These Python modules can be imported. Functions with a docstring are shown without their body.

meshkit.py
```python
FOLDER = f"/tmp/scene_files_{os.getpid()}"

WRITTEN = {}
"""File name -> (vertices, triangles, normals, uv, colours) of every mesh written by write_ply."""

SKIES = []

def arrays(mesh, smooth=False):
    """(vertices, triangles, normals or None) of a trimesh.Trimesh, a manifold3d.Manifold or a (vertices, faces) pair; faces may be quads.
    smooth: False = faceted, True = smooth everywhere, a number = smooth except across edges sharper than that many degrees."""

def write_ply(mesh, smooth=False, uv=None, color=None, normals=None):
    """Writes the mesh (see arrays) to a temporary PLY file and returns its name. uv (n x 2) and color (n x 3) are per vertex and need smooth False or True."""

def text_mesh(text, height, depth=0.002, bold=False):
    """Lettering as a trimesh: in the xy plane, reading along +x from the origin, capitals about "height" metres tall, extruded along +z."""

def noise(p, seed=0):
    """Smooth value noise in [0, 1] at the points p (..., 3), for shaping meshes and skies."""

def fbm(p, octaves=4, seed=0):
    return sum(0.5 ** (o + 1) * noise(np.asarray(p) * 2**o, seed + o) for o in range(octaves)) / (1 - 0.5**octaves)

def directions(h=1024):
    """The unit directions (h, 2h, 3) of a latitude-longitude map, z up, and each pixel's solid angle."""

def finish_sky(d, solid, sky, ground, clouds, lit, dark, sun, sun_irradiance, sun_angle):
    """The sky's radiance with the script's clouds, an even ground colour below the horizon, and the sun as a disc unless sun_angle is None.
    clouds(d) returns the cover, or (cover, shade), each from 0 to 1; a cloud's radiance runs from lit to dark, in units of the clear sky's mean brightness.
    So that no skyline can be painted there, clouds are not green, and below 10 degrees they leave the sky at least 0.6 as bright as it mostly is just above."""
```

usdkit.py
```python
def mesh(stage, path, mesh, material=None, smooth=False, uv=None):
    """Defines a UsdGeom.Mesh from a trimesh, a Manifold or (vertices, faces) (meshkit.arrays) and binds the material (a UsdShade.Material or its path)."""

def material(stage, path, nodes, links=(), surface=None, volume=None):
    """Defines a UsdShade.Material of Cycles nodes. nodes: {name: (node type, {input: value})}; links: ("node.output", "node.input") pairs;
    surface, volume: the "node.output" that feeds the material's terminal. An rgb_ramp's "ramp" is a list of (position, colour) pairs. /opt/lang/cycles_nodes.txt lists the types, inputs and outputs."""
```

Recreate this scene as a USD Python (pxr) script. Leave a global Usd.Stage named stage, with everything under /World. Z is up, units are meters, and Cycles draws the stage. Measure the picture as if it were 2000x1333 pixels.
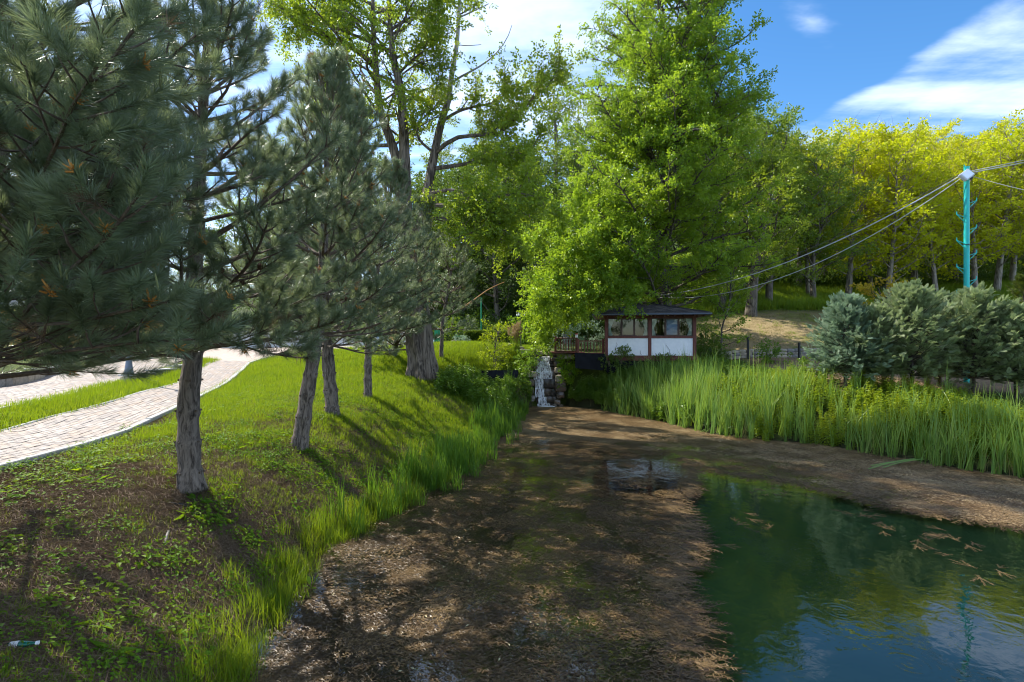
import math, numpy as np, trimesh, shapely, meshkit, usdkit
from scipy.interpolate import RBFInterpolator, RegularGridInterpolator
from scipy.ndimage import gaussian_filter
from scipy.spatial.transform import Rotation
from shapely.geometry import Polygon, LineString
from pxr import Usd, UsdGeom, UsdLux, UsdShade, Gf, Sdf, Vt

stage = Usd.Stage.CreateInMemory()
UsdGeom.SetStageUpAxis(stage, 'Z'); UsdGeom.SetStageMetersPerUnit(stage, 1.0)
stage.SetDefaultPrim(UsdGeom.Xform.Define(stage, '/World').GetPrim())
UsdGeom.Scope.Define(stage, '/World/Looks')
# ---------------------------------------------------------------- camera, sky, sun, exposure
CZ = 3.1
cam = UsdGeom.Camera.Define(stage, '/World/camera')
cam.CreateHorizontalApertureAttr(36.0); cam.CreateVerticalApertureAttr(24.0); cam.CreateFocalLengthAttr(18.0)
cam.CreateClippingRangeAttr(Gf.Vec2f(0.05, 5000.0))
cx = UsdGeom.Xformable(cam); cx.AddTranslateOp().Set(Gf.Vec3d(0, 0, CZ)); cx.AddRotateXOp().Set(90.0)
EXPOSURE = 2.0
cam.CreateExposureAttr(EXPOSURE)
SUN_AZ, SUN_EL = math.radians(-59), math.radians(45)
SUN = np.array([math.sin(SUN_AZ) * math.cos(SUN_EL), math.cos(SUN_AZ) * math.cos(SUN_EL), math.sin(SUN_EL)])
sun = UsdLux.DistantLight.Define(stage, '/World/sun')
sun.CreateIntensityAttr(0.60); sun.CreateAngleAttr(0.55); sun.CreateNormalizeAttr(True); sun.CreateColorAttr(Gf.Vec3f(1.0, 0.955, 0.86))
sun.AddTransformOp().Set(Gf.Matrix4d().SetRotate(Gf.Rotation(Gf.Vec3d(0, 0, 1), Gf.Vec3d(*map(float, SUN)))))
dome = UsdLux.DomeLight.Define(stage, '/World/sky')

def sky_material():
    n = {'tc': ('texture_coordinate', {}), 'sx': ('separate_xyz', {}), 'zc': ('math', {'math_type': 'maximum', 'value2': 0.06}),
         'px': ('math', {'math_type': 'divide'}), 'py': ('math', {'math_type': 'divide'}), 'pl': ('combine_xyz', {'z': 0.0}),
         'rot': ('mapping', {'rotation': (0, 0, 0.62), 'scale': (0.55, 1.6, 1.0), 'location': (0.35, 0.4, 0)}),
         'n1': ('noise_texture', {'scale': 1.05, 'detail': 9.0, 'roughness': 0.56, 'distortion': 0.35}),
         'n2': ('noise_texture', {'scale': 3.2, 'detail': 8.0, 'roughness': 0.62}),
         'sky': ('sky_texture', {'sky_type': 'single_scattering', 'sun_disc': False, 'sun_elevation': SUN_EL, 'sun_rotation': SUN_AZ, 'altitude': 200.0, 'air_density': 1.0, 'aerosol_density': 0.6, 'ozone_density': 2.2}),
         'sat': ('hsv', {'saturation': 1.3, 'value': 0.50})}
    l = [('tc.generated', 'sx.vector'), ('sx.z', 'zc.value1'), ('sx.x', 'px.value1'), ('zc.value', 'px.value2'), ('sx.y', 'py.value1'), ('zc.value', 'py.value2'),
         ('px.value', 'pl.x'), ('py.value', 'pl.y'), ('pl.vector', 'rot.vector'), ('rot.vector', 'n1.vector'), ('pl.vector', 'n2.vector'), ('sky.color', 'sat.color')]
    # cloud banks: soft blobs on the cloud plane (x/z, y/z), each (centre x, y, half sizes, turn, weight)
    # a clear gap in the cloud (centre x, y on the cloud plane), and a wisp inside it
    n |= {'gm': ('mapping', {'mapping_type': 'texture', 'location': (0.99, 1.78, 0), 'rotation': (0, 0, 0.03), 'scale': (0.60, 1.15, 1)}), 'gg': ('gradient_texture', {'gradient_type': 'spherical'}), 'gs': ('map_range', {'range_type': 'smoothstep', 'from_min': 0.16, 'from_max': 0.50, 'to_min': 0.0, 'to_max': -0.42, 'clamp': True}), 'ga': ('math', {'math_type': 'add'}),
          'wm': ('mapping', {'mapping_type': 'texture', 'location': (0.93, 1.60, 0), 'rotation': (0, 0, 0.75), 'scale': (0.52, 0.16, 1)}), 'wg': ('gradient_texture', {'gradient_type': 'spherical'}), 'wa': ('math', {'math_type': 'multiply_add', 'value2': 0.36})}
    l += [('pl.vector', 'gm.vector'), ('gm.vector', 'gg.vector'), ('gg.fac', 'gs.value'), ('n1.fac', 'ga.value1'), ('gs.result', 'ga.value2'), ('pl.vector', 'wm.vector'), ('wm.vector', 'wg.vector'), ('wg.fac', 'wa.value1'), ('ga.value', 'wa.value3')]
    prev = 'wa.value'
    n |= {'fine': ('math', {'math_type': 'multiply_add', 'value2': 0.26}), 'cov': ('map_range', {'range_type': 'smoothstep', 'from_min': 0.47, 'from_max': 0.82, 'clamp': True}),
          'up': ('map_range', {'from_min': 0.0, 'from_max': 0.12, 'clamp': True}), 'cm': ('math', {'math_type': 'multiply'}), 'cm2': ('math', {'math_type': 'multiply', 'value2': 0.82}),
          'cc': ('mix_color', {'blend_type': 'mix'}), 'bw': ('rgb_to_bw', {}), 'cl': ('mix_color', {'blend_type': 'mix', 'fac': 0.5, 'b': (7.5, 8.2, 9.6)}),
          'bg': ('background_shader', {'strength': 0.125})}
    n['cl'] = ('mix_color', {'blend_type': 'mix', 'fac': 0.62, 'b': (CLOUD[0], CLOUD[1], CLOUD[2])})
    l += [('n2.fac', 'fine.value1'), (prev, 'fine.value3'), ('fine.value', 'cov.value'), ('sx.z', 'up.value'), ('cov.result', 'cm.value1'), ('up.result', 'cm.value2'), ('cm.value', 'cm2.value1'),
          ('cm2.value', 'cc.fac'), ('sat.color', 'cl.a'), ('cl.result', 'cc.b'), ('sat.color', 'cc.a'), ('cc.result', 'bg.color')]
    return usdkit.material(stage, '/World/Looks/sky_air', n, l, surface='bg.background')
CLOUD = (4.0, 4.3, 5.1)
UsdShade.MaterialBindingAPI.Apply(dome.GetPrim()).Bind(sky_material())
dome.GetPrim().SetCustomDataByKey('kind', 'structure')

# ---------------------------------------------------------------- helpers
def P(px, py, d): return np.array([(px - 1000) / 1000 * d, d, CZ - (py - 667) / 1000 * d])
def PW(px, py, z=0.0):                                # the point at height z that is seen at this pixel
    d = (CZ - z) / ((py - 667) / 1000); return np.array([(px - 1000) / 1000 * d, d, z])
def FBM(p, seed, octaves): return meshkit.fbm(np.asarray(p, float) + 37.3, octaves, seed)
USED = {}
def pth(name, parent='/World'):
    k = f'{parent}/{name}'
    c = USED.get(k, 0); USED[k] = c + 1
    return k if c == 0 else f'{k}_{c:03d}'
def tag(p, label=None, cat=None, group=None, kind=None):
    p = p.GetPrim() if hasattr(p, 'GetPrim') else p
    for k, v in (('label', label), ('category', cat), ('group', group), ('kind', kind)):
        if v: p.SetCustomDataByKey(k, v)
    return p
def thing(name, label=None, cat=None, loc=(0, 0, 0), rz=0.0, group=None, kind=None):
    x = UsdGeom.Xform.Define(stage, pth(name))
    x.AddTranslateOp().Set(Gf.Vec3d(*map(float, loc)))
    if rz: x.AddRotateZOp().Set(float(math.degrees(rz)))
    tag(x, label, cat, group, kind); return str(x.GetPath())
class MB:
    def __init__(s): s.v, s.f, s.n = [], [], 0
    def add(s, v, f):
        v = np.asarray(v, float); f = np.asarray(f, int)
        if f.shape[1] == 4: f = np.vstack([f[:, [0, 1, 2]], f[:, [0, 2, 3]]])
        s.v.append(v); s.f.append(f + s.n); s.n += len(v); return s
    def tm(s, m): return s.add(m.vertices, m.faces)
    def box(s, c, size, R=None, bev=0.0):
        h = np.asarray(size, float) / 2
        if bev > 0:
            b = min(bev, h.min() * .45); pts = []
            for sx in (-1, 1):
                for sy in (-1, 1):
                    for sz in (-1, 1):
                        k = np.array([sx, sy, sz])
                        for a in range(3):
                            q = h - b; q = q.copy(); q[a] = h[a]; pts.append(k * q)
            m = trimesh.convex.convex_hull(np.array(pts)); v, f = np.array(m.vertices), np.array(m.faces)
        else:
            v = np.array([[x, y, z] for x in (-1, 1) for y in (-1, 1) for z in (-1, 1)]) * h
            f = np.array([[0, 1, 3, 2], [4, 6, 7, 5], [0, 4, 5, 1], [2, 3, 7, 6], [0, 2, 6, 4], [1, 5, 7, 3]])
        if R is not None: v = v @ np.asarray(R).T
        return s.add(v + np.asarray(c, float), f)
    def tube(s, pts, r, k=6, cap=True):
        p = np.asarray(pts, float); m = len(p); t = np.gradient(p, axis=0); t /= np.linalg.norm(t, axis=1, keepdims=True) + 1e-9
        ref = np.array([0, 0, 1.]) if abs(t[:, 2]).mean() < .8 else np.array([1., 0, 0])
        a = np.cross(t, ref); a /= np.linalg.norm(a, axis=1, keepdims=True) + 1e-9; b = np.cross(t, a)
        r = np.broadcast_to(r, (m,)); g = np.arange(k) * 2 * np.pi / k
        v = (p[:, None] + r[:, None, None] * (np.cos(g)[None, :, None] * a[:, None] + np.sin(g)[None, :, None] * b[:, None])).reshape(-1, 3)
        i, j = np.meshgrid(np.arange(m - 1), np.arange(k), indexing='ij'); j2 = (j + 1) % k
        f = np.stack([i * k + j, (i + 1) * k + j, (i + 1) * k + j2, i * k + j2], -1).reshape(-1, 4)
        f = np.vstack([f[:, [0, 1, 2]], f[:, [0, 2, 3]]])
        if cap and k > 2:
            f = np.vstack([f, [[0, q, q + 1] for q in range(1, k - 1)], [[(m - 1) * k, (m - 1) * k + q + 1, (m - 1) * k + q] for q in range(1, k - 1)]])
        return s.add(v, f)
    def arr(s): return np.vstack(s.v), np.vstack(s.f)
    def build(s, name, mat, parent='/World', smooth=False, **kw):
        v, f = s.arr(); return mesh(name, v, f, mat, parent, smooth, **kw)
def mesh(name, v, f, mat, parent='/World', smooth=False, colors=None, exact=False):
    path = f'{parent}/{name}' if exact else pth(name, parent)
    m = usdkit.mesh(stage, path, (v, f), mat, smooth=smooth)
    if colors is not None:
        UsdGeom.PrimvarsAPI(m).CreatePrimvar('tint', Sdf.ValueTypeNames.Color3fArray, 'vertex').Set(Vt.Vec3fArray.FromNumpy(np.asarray(colors, np.float32)))
    return m
def quats(d, rng, roll=None, up=(0, 0, 1)):           # rotations that take +x to d with +z as near up as can be, then roll about d
    d = np.asarray(d, float); d = d / (np.linalg.norm(d, axis=1, keepdims=True) + 1e-9)
    u = np.broadcast_to(np.asarray(up, float), d.shape); y = np.cross(u, d); bad = np.linalg.norm(y, axis=1) < 1e-3
    y[bad] = [0, 1, 0]; y /= np.linalg.norm(y, axis=1, keepdims=True); z = np.cross(d, y)
    R = Rotation.from_matrix(np.stack([d, y, z], -1))
    if roll is not None: R = R * Rotation.from_rotvec(np.stack([roll, 0 * roll, 0 * roll], -1))
    return R.as_quat()
def yawquats(nrm, yaw):                               # +z to the normal, turned by yaw about it
    nrm = np.asarray(nrm, float); nrm = nrm / np.linalg.norm(nrm, axis=1, keepdims=True)
    ax = np.cross([[0, 0, 1.]], nrm); s = np.linalg.norm(ax, axis=1, keepdims=True); ang = np.arctan2(s[:, 0], nrm[:, 2])
    R = Rotation.from_rotvec(ax / (s + 1e-9) * ang[:, None]) * Rotation.from_rotvec(np.stack([0 * yaw, 0 * yaw, yaw], -1)); return R.as_quat()
def instancer(name, protos, pos, q, scale, rng, parent='/World', idx=None):
    path = pth(name, parent); pi = UsdGeom.PointInstancer.Define(stage, path)
    tg = []
    for k, (v, f, mat) in enumerate(protos):
        m = usdkit.mesh(stage, f'{path}/piece' + (f'_{k:03d}' if k else ''), (v, f), mat); tg.append(m.GetPath())
    pi.CreatePrototypesRel().SetTargets(tg); n = len(pos)
    pi.CreatePositionsAttr(Vt.Vec3fArray.FromNumpy(np.ascontiguousarray(pos, np.float32)))
    pi.CreateOrientationsAttr(Vt.QuathArray.FromNumpy(np.ascontiguousarray(q, np.float16)))
    s = np.broadcast_to(np.asarray(scale, float).reshape(-1, 1) if np.ndim(scale) == 1 else scale, (n, 3))
    pi.CreateScalesAttr(Vt.Vec3fArray.FromNumpy(np.ascontiguousarray(s, np.float32)))
    pi.CreateProtoIndicesAttr(Vt.IntArray.FromNumpy(np.ascontiguousarray(rng.integers(0, len(protos), n) if idx is None else idx, np.int32)))
    tag(pi, kind='stuff'); return pi
def copy_of(src, name, loc, rz, scale, label, cat, group=None):
    x = UsdGeom.Xform.Define(stage, pth(name)); x.AddTranslateOp().Set(Gf.Vec3d(*map(float, loc))); x.AddRotateZOp().Set(float(math.degrees(rz)))
    x.AddScaleOp().Set(Gf.Vec3f(*(float(scale),) * 3 if np.ndim(scale) == 0 else map(float, scale)))
    x.GetPrim().GetReferences().AddInternalReference(Sdf.Path(src)); x.GetPrim().SetInstanceable(True)
    tag(x, label, cat, group); return x
# ---------------------------------------------------------------- materials
def simple(name, col, rough=.6, spec=.5, noise=None, bump=0, metallic=0, detail=5, stretch=None):
    n = {'p': ('principled_bsdf', {'roughness': rough, 'specular_ior_level': spec, 'metallic': metallic, 'base_color': col})}; l = []
    if noise:
        sc, col2 = noise
        n |= {'t': ('texture_coordinate', {}), 'm': ('mapping', {'scale': stretch or (1, 1, 1)}), 'n': ('noise_texture', {'scale': sc, 'detail': detail, 'roughness': .65}), 'r': ('rgb_ramp', {'ramp': [(.32, col), (.68, col2)]})}
        l += [('t.object', 'm.vector'), ('m.vector', 'n.vector'), ('n.fac', 'r.fac'), ('r.color', 'p.base_color')]
        if bump: n['b'] = ('bump', {'strength': bump, 'distance': .02}); l += [('n.fac', 'b.height'), ('b.normal', 'p.normal')]
    return usdkit.material(stage, f'/World/Looks/{name}', n, l, surface='p.BSDF')
def leafmat(name, cols, trans, tfac=.4, rough=.45, spec=.35):
    """cols: dark to light reflected colours picked per sprig; trans: the colour light takes on passing through."""
    st = np.linspace(0, 1, len(cols))
    n = {'o': ('object_info', {}), 'g': ('geometry', {}), 'ad': ('math', {'math_type': 'multiply_add', 'value2': .35}), 'fr': ('math', {'math_type': 'fraction'}),
         'r': ('rgb_ramp', {'ramp': list(zip(st, cols))}), 'rt': ('rgb_ramp', {'ramp': list(zip(np.linspace(0, 1, len(trans)), trans))}),
         'p': ('principled_bsdf', {'roughness': rough, 'specular_ior_level': spec}), 't': ('translucent_bsdf', {}), 'm': ('mix_closure', {'fac': tfac})}
    l = [('g.random_per_island', 'ad.value1'), ('o.random', 'ad.value3'), ('ad.value', 'fr.value1'), ('fr.value', 'r.fac'), ('fr.value', 'rt.fac'), ('r.color', 'p.base_color'), ('rt.color', 't.color'),
         ('p.BSDF', 'm.closure1'), ('t.BSDF', 'm.closure2')]
    return usdkit.material(stage, f'/World/Looks/{name}', n, l, surface='m.closure')
def barkmat(name, c1, c2, sc=14, stretch=(1, 1, .18), bump=.9):
    mid = tuple(.5 * (a + b) for a, b in zip(c1, c2))
    n = {'t': ('geometry', {}), 'm': ('mapping', {'scale': stretch}), 'n': ('noise_texture', {'scale': sc, 'detail': 8.0, 'roughness': .66, 'distortion': 1.1}), 'v': ('noise_texture', {'scale': sc * .45, 'detail': 5.0, 'type': 'ridged_multifractal', 'distortion': .8}),
         'f': ('noise_texture', {'scale': sc * 6, 'detail': 4.0}), 'r': ('rgb_ramp', {'ramp': [(.30, c1), (.48, mid), (.70, c2)]}), 'vr': ('map_range', {'from_min': .28, 'from_max': .55, 'to_min': .35, 'to_max': 1.0, 'clamp': True}), 'mx': ('vector_math', {'math_type': 'scale'}),
         'h': ('math', {'math_type': 'multiply_add', 'value2': .8}), 'h2': ('math', {'math_type': 'multiply_add', 'value2': .25}), 'b': ('bump', {'strength': bump, 'distance': .03}), 'p': ('principled_bsdf', {'roughness': .88, 'specular_ior_level': .2})}
    l = [('t.position', 'm.vector'), ('m.vector', 'n.vector'), ('m.vector', 'v.vector'), ('t.position', 'f.vector'), ('n.fac', 'r.fac'), ('n.fac', 'vr.value'), ('r.color', 'mx.vector1'), ('vr.result', 'mx.scale'),
         ('mx.vector', 'p.base_color'), ('v.fac', 'h.value1'), ('n.fac', 'h.value3'), ('f.fac', 'h2.value1'), ('h.value', 'h2.value3'), ('h2.value', 'b.height'), ('b.normal', 'p.normal')]
    return usdkit.material(stage, f'/World/Looks/{name}', n, l, surface='p.BSDF')
M = {}
M['pine_bark'] = barkmat('pine_bark', (.04, .029, .023), (.255, .205, .17), 17, (1, 1, .22))
M['alder_bark'] = barkmat('alder_bark', (.028, .02, .015), (.24, .19, .15), 9, (1, 1, .12), 1.0)
M['bark'] = barkmat('bark', (.045, .038, .03), (.17, .145, .115), 8, (1, 1, .2))
M['pale_bark'] = barkmat('pale_bark', (.11, .09, .07), (.30, .26, .21), 6, (1, 1, .2))
M['branch'] = simple('branch_bark', (.085, .06, .045), .8, .2, (30, (.16, .12, .09)), .4)
M['dead'] = simple('dead_wood', (.23, .20, .18), .85, .2, (20, (.36, .33, .31)), .4)
M['needle'] = leafmat('pine_needle', [(.115, .155, .09), (.16, .21, .125), (.22, .265, .165)], [(.30, .37, .15)], .33, .33, .9)
M['candle'] = simple('pine_candle', (.15, .18, .06), .8, .1, (60, (.22, .21, .09)))
M['pollen'] = simple('pine_pollen_flower', (.42, .16, .03), .7, .2, (60, (.55, .27, .06)))
M['cone'] = simple('pine_cone', (.07, .035, .02), .7, .3, (60, (.15, .08, .045)))
M['alder'] = leafmat('alder_leaf', [(.10, .17, .018), (.14, .22, .02), (.19, .27, .025)], [(.36, .48, .02), (.48, .58, .03)], .45, .38, .45)
M['elm'] = leafmat('elm_leaf', [(.085, .17, .014), (.125, .215, .018), (.18, .27, .022)], [(.34, .52, .02), (.48, .62, .03)], .45, .36, .45)
M['dark_leaf'] = leafmat('dark_leaf', [(.04, .08, .012), (.06, .11, .016), (.09, .145, .02)], [(.14, .23, .015), (.20, .29, .02)], .34, .45, .4)
M['mid_leaf'] = leafmat('mid_leaf', [(.075, .135, .015), (.105, .175, .018), (.15, .215, .02)], [(.26, .38, .02), (.36, .45, .02)], .4, .42, .4)
M['locust'] = leafmat('locust_leaf', [(.30, .34, .012), (.40, .42, .014), (.46, .45, .016)], [(.66, .70, .01), (.78, .76, .012)], .46, .5, .25)
M['locust_dim'] = leafmat('locust_leaf_dim', [(.17, .22, .015), (.23, .28, .015), (.29, .32, .015)], [(.40, .46, .01), (.50, .52, .012)], .42, .5, .25)
M['grass'] = leafmat('grass_blade', [(.075, .15, .012), (.11, .19, .014), (.17, .23, .02)], [(.26, .40, .01), (.38, .46, .015)], .42, .5, .25)
M['dry_grass'] = leafmat('dry_grass_blade', [(.16, .15, .05), (.24, .20, .08), (.32, .26, .12)], [(.25, .22, .07)], .3, .6, .2)
M['litter'] = leafmat('needle_litter', [(.14, .09, .055), (.22, .15, .095), (.34, .25, .165)], [(.12, .08, .04)], .15, .7, .25)
M['weed'] = leafmat('weed_leaf', [(.07, .16, .012), (.10, .20, .014), (.17, .25, .02)], [(.24, .42, .012), (.36, .48, .015)], .4, .6, .15)
M['herb'] = leafmat('waterside_herb_leaf', [(.13, .22, .015), (.19, .28, .018), (.26, .33, .02)], [(.36, .48, .012), (.50, .55, .015)], .45, .45, .3)
M['nettle'] = leafmat('bank_leaf', [(.07, .14, .015), (.10, .19, .02), (.15, .24, .03)], [(.2, .36, .02), (.3, .45, .02)], .38, .38, .5)
M['reed'] = leafmat('reed_blade', [(.13, .24, .05), (.18, .30, .065), (.26, .36, .08)], [(.30, .48, .05), (.42, .55, .06)], .34, .38, .5)
M['shore_reed'] = leafmat('shore_reed_blade', [(.055, .14, .018), (.085, .19, .022), (.13, .23, .03)], [(.18, .36, .02), (.28, .42, .02)], .38, .4, .4)
M['thuja_a'] = leafmat('cypress_frond_blue', [(.15, .24, .15), (.22, .31, .20), (.31, .39, .25)], [(.30, .42, .26)], .36, .5, .4)
M['thuja_b'] = leafmat('cypress_frond_green', [(.19, .26, .11), (.26, .32, .16), (.37, .41, .24)], [(.38, .47, .2)], .38, .5, .4)
M['yew'] = leafmat('yew_frond', [(.05, .085, .012), (.09, .13, .015), (.15, .18, .02)], [(.15, .2, .015)], .25, .5, .4)
M['maple'] = leafmat('golden_maple_leaf', [(.30, .24, .02), (.42, .32, .025), (.45, .20, .04)], [(.6, .5, .02), (.65, .4, .03)], .42, .5, .3)
M['hedge'] = leafmat('hedge_leaf', [(.05, .10, .012), (.09, .15, .015), (.14, .20, .02)], [(.2, .28, .015)], .35, .45, .4)
M['pampas'] = leafmat('dry_plume', [(.36, .25, .13), (.46, .34, .20), (.30, .19, .09)], [(.4, .3, .15)], .3, .7, .2)
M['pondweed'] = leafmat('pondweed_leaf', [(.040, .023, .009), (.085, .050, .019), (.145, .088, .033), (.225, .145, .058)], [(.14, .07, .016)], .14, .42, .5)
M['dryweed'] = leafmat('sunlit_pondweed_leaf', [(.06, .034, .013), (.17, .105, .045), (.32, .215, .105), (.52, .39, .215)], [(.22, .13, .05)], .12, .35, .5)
M['vine'] = leafmat('vine_leaf', [(.05, .115, .014), (.09, .16, .018), (.14, .2, .025)], [(.2, .32, .02)], .38, .4, .5)
M['soil'] = None
# ---------------------------------------------------------------- the lie of the land
SHORE_PX = [(430, 1333), (530, 1184), (600, 1080), (690, 1030), (790, 977), (850, 940), (930, 880), (985, 830), (1010, 800), (1040, 795), (1070, 794), (1100, 794), (1170, 800), (1300, 825), (1400, 850), (1500, 862), (1600, 868), (1750, 895), (1850, 912), (2000, 935)]
shore = [tuple(PW(x, y)[:2]) for x, y in SHORE_PX] + [(14, 9), (16, 4), (17, -6), (10, -13), (0, -13), (-4.5, -8), (-3.6, -2), (-2.9, 2)]
POND = Polygon(shore)
def ctl(*a): return [tuple(P(*q)) for q in a]
PINES = [(-6.0, 5.2, 1.25), P(375, 940, 7), P(583, 868, 10), P(650, 806, 12.5), P(718, 777, 15.5)]
WILLOW = P(822, 740, 20); PINE5 = P(862, 702, 22)
PATH_R = [(-6.8, 4.5), (-7, 7), (-7.2, 9), (-8.05, 12.5), (-9.1, 16), (-10.1, 19), (-10.9, 21.5), (-10.7, 23.6), (-8.2, 25.6), (-5.4, 27)]
PATH_L = [(-9.1, 4.5), (-9.4, 7.5), (-9.5, 9.5), (-9.75, 12.2), (-10.75, 16.5), (-12.0, 19.5), (-13, 22.5)]
ROAD_R = [(-10.8, 8), (-11, 11), (-11.95, 15), (-12.7, 17.5), (-13.4, 20), (-14, 23)]
ROAD_L = [(-15.0, 9), (-15.6, 13), (-16.2, 16), (-18.3, 22), (-20, 26)]
C = [(x, y, 0.0) for x, y in shore]
C += [tuple(q) for q in PINES] + [tuple(WILLOW), tuple(PINE5)]
C += ctl((0, 1333, 3.6), (0, 1150, 4.6), (0, 1000, 5.8), (0, 922, 7), (200, 865, 9), (350, 793, 12.5), (430, 758, 16), (0, 850, 9.5), (200, 800, 12), (350, 752, 16.5), (0, 800, 11), (200, 754, 15), (260, 740, 17.5), (0, 757, 16), (160, 717, 22))
C += [(-5, 1.5, 1.1), (-7, 2, 1.3), (-9, -2, 1.4), (-4.2, -1, .5), (-14, 4, 1.5), (-25, 5, 1.6), (-30, 15, 2.0), (-22, 24, 2.4), (-20, 32, 2.7), (-40, 40, 3.2), (-12, 30, 2.72), (-6, 31, 2.76), (-40, 70, 6), (-20, 55, 4.5), (-10, 42, 3.2), (-60, 100, 10)]
C += ctl((500, 706, 22), (560, 694, 24), (700, 683, 26), (800, 680, 27), (900, 683, 24), (960, 687, 24.5), (1000, 688, 25), (940, 726, 22.4), (1000, 727, 22.9), (1030, 726, 23.4), (880, 728, 21), (905, 760, 19.5), (860, 790, 17), (800, 830, 14.5), (900, 690, 22.8))
C += ctl((940, 740, 22.2), (1000, 742, 22.6), (960, 775, 21.5), (1010, 770, 23.2))
C += [(2.0, 26.2, 2.45), (4, 28, 2.5), (0, 29, 2.7), (-1.5, 31, 2.72), (8.7, 29.5, 3.0), (4.5, 34, 3.0), (0, 38, 3.6), (1.7, 25.0, 1.2), (3.4, 25, 1.9), (3.4, 24.2, 0.9), (4.4, 24.4, 1.55), (6.5, 23.9, 1.5), (8.5, 24.2, 1.7), (6, 21.6, .5), (4.8, 23, .8)]
C += ctl((1460, 720, 23), (1620, 752, 17.2), (1750, 765, 16.5), (1880, 772, 16.5), (2000, 775, 16.5), (1300, 745, 21.8), (1400, 770, 19), (1500, 790, 18), (1450, 699, 24.6), (1560, 700, 24), (1750, 735, 19.5), (1900, 735, 20), (1420, 690, 26), (1500, 650, 30), (1450, 613, 34), (1550, 606, 36), (1600, 601, 38), (1680, 596, 40), (1750, 592, 44), (1900, 592, 44), (2000, 594, 42), (1980, 612, 35), (1880, 660, 27), (1700, 640, 31))
C += [(30, 15, 2.2), (25, 8, 1.2), (40, 25, 4), (30, 60, 11), (45, 60, 12), (70, 60, 13), (15, 50, 8.5), (30, 80, 19), (60, 80, 20), (90, 90, 22), (30, 110, 30), (70, 120, 32), (12, 70, 15), (0, 50, 7.0), (0, 70, 14), (0, 100, 24), (-20, 90, 14), (20, 2, 1.0), (20, -10, 1.0)]
C = np.array(C); _, keep = np.unique(np.round(C[:, :2], 1), axis=0, return_index=True); C = C[keep]
rbf = RBFInterpolator(C[:, :2], C[:, 2], kernel='linear', smoothing=.002)
def axis(lo, hi, step, far, g=1.16):
    a = list(np.arange(lo, hi + 1e-6, step)); s = step
    while a[-1] < far[1]: s *= g; a.append(a[-1] + s)
    s = step
    while a[0] > far[0]: s *= g; a.insert(0, a[0] - s)
    return np.array(a)
GX, GY = axis(-15, 16, .2, (-700, 700)), axis(1, 30, .2, (-300, 1100))
gx, gy = np.meshgrid(GX, GY, indexing='ij'); flat = np.stack([gx.ravel(), gy.ravel()], -1)
cl = np.stack([np.clip(flat[:, 0], -70, 110), np.clip(flat[:, 1], -15, 130)], -1)
H = rbf(cl).reshape(gx.shape)
H = gaussian_filter(H, 1.6, mode='nearest')
near = (np.abs(flat[:, 0]) < 24) & (flat[:, 1] > -20) & (flat[:, 1] < 30)
sd = np.full(len(flat), 20.0); pts = shapely.points(flat[near])
inside = shapely.contains(POND, pts); dd = shapely.distance(POND.exterior, pts); sd[near] = np.where(inside, -dd, dd); sd = sd.reshape(gx.shape)
H = np.where(sd > 0, np.maximum(H, .015 + .25 * np.minimum(sd, .3)), -.06 - .75 * np.minimum(-sd, 1.6))
H = np.where((gx > 0.95) & (gx < 2.75), np.minimum(H, np.interp(gy, [24.0, 24.4, 24.8, 25.1, 25.6, 26.1, 26.2], [-.06, -.25, .1, .9, 1.8, 2.35, 99])), H)
bump = FBM(np.stack([gx * .9, gy * .9, gx * 0], -1), 5, 4) - .5
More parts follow.
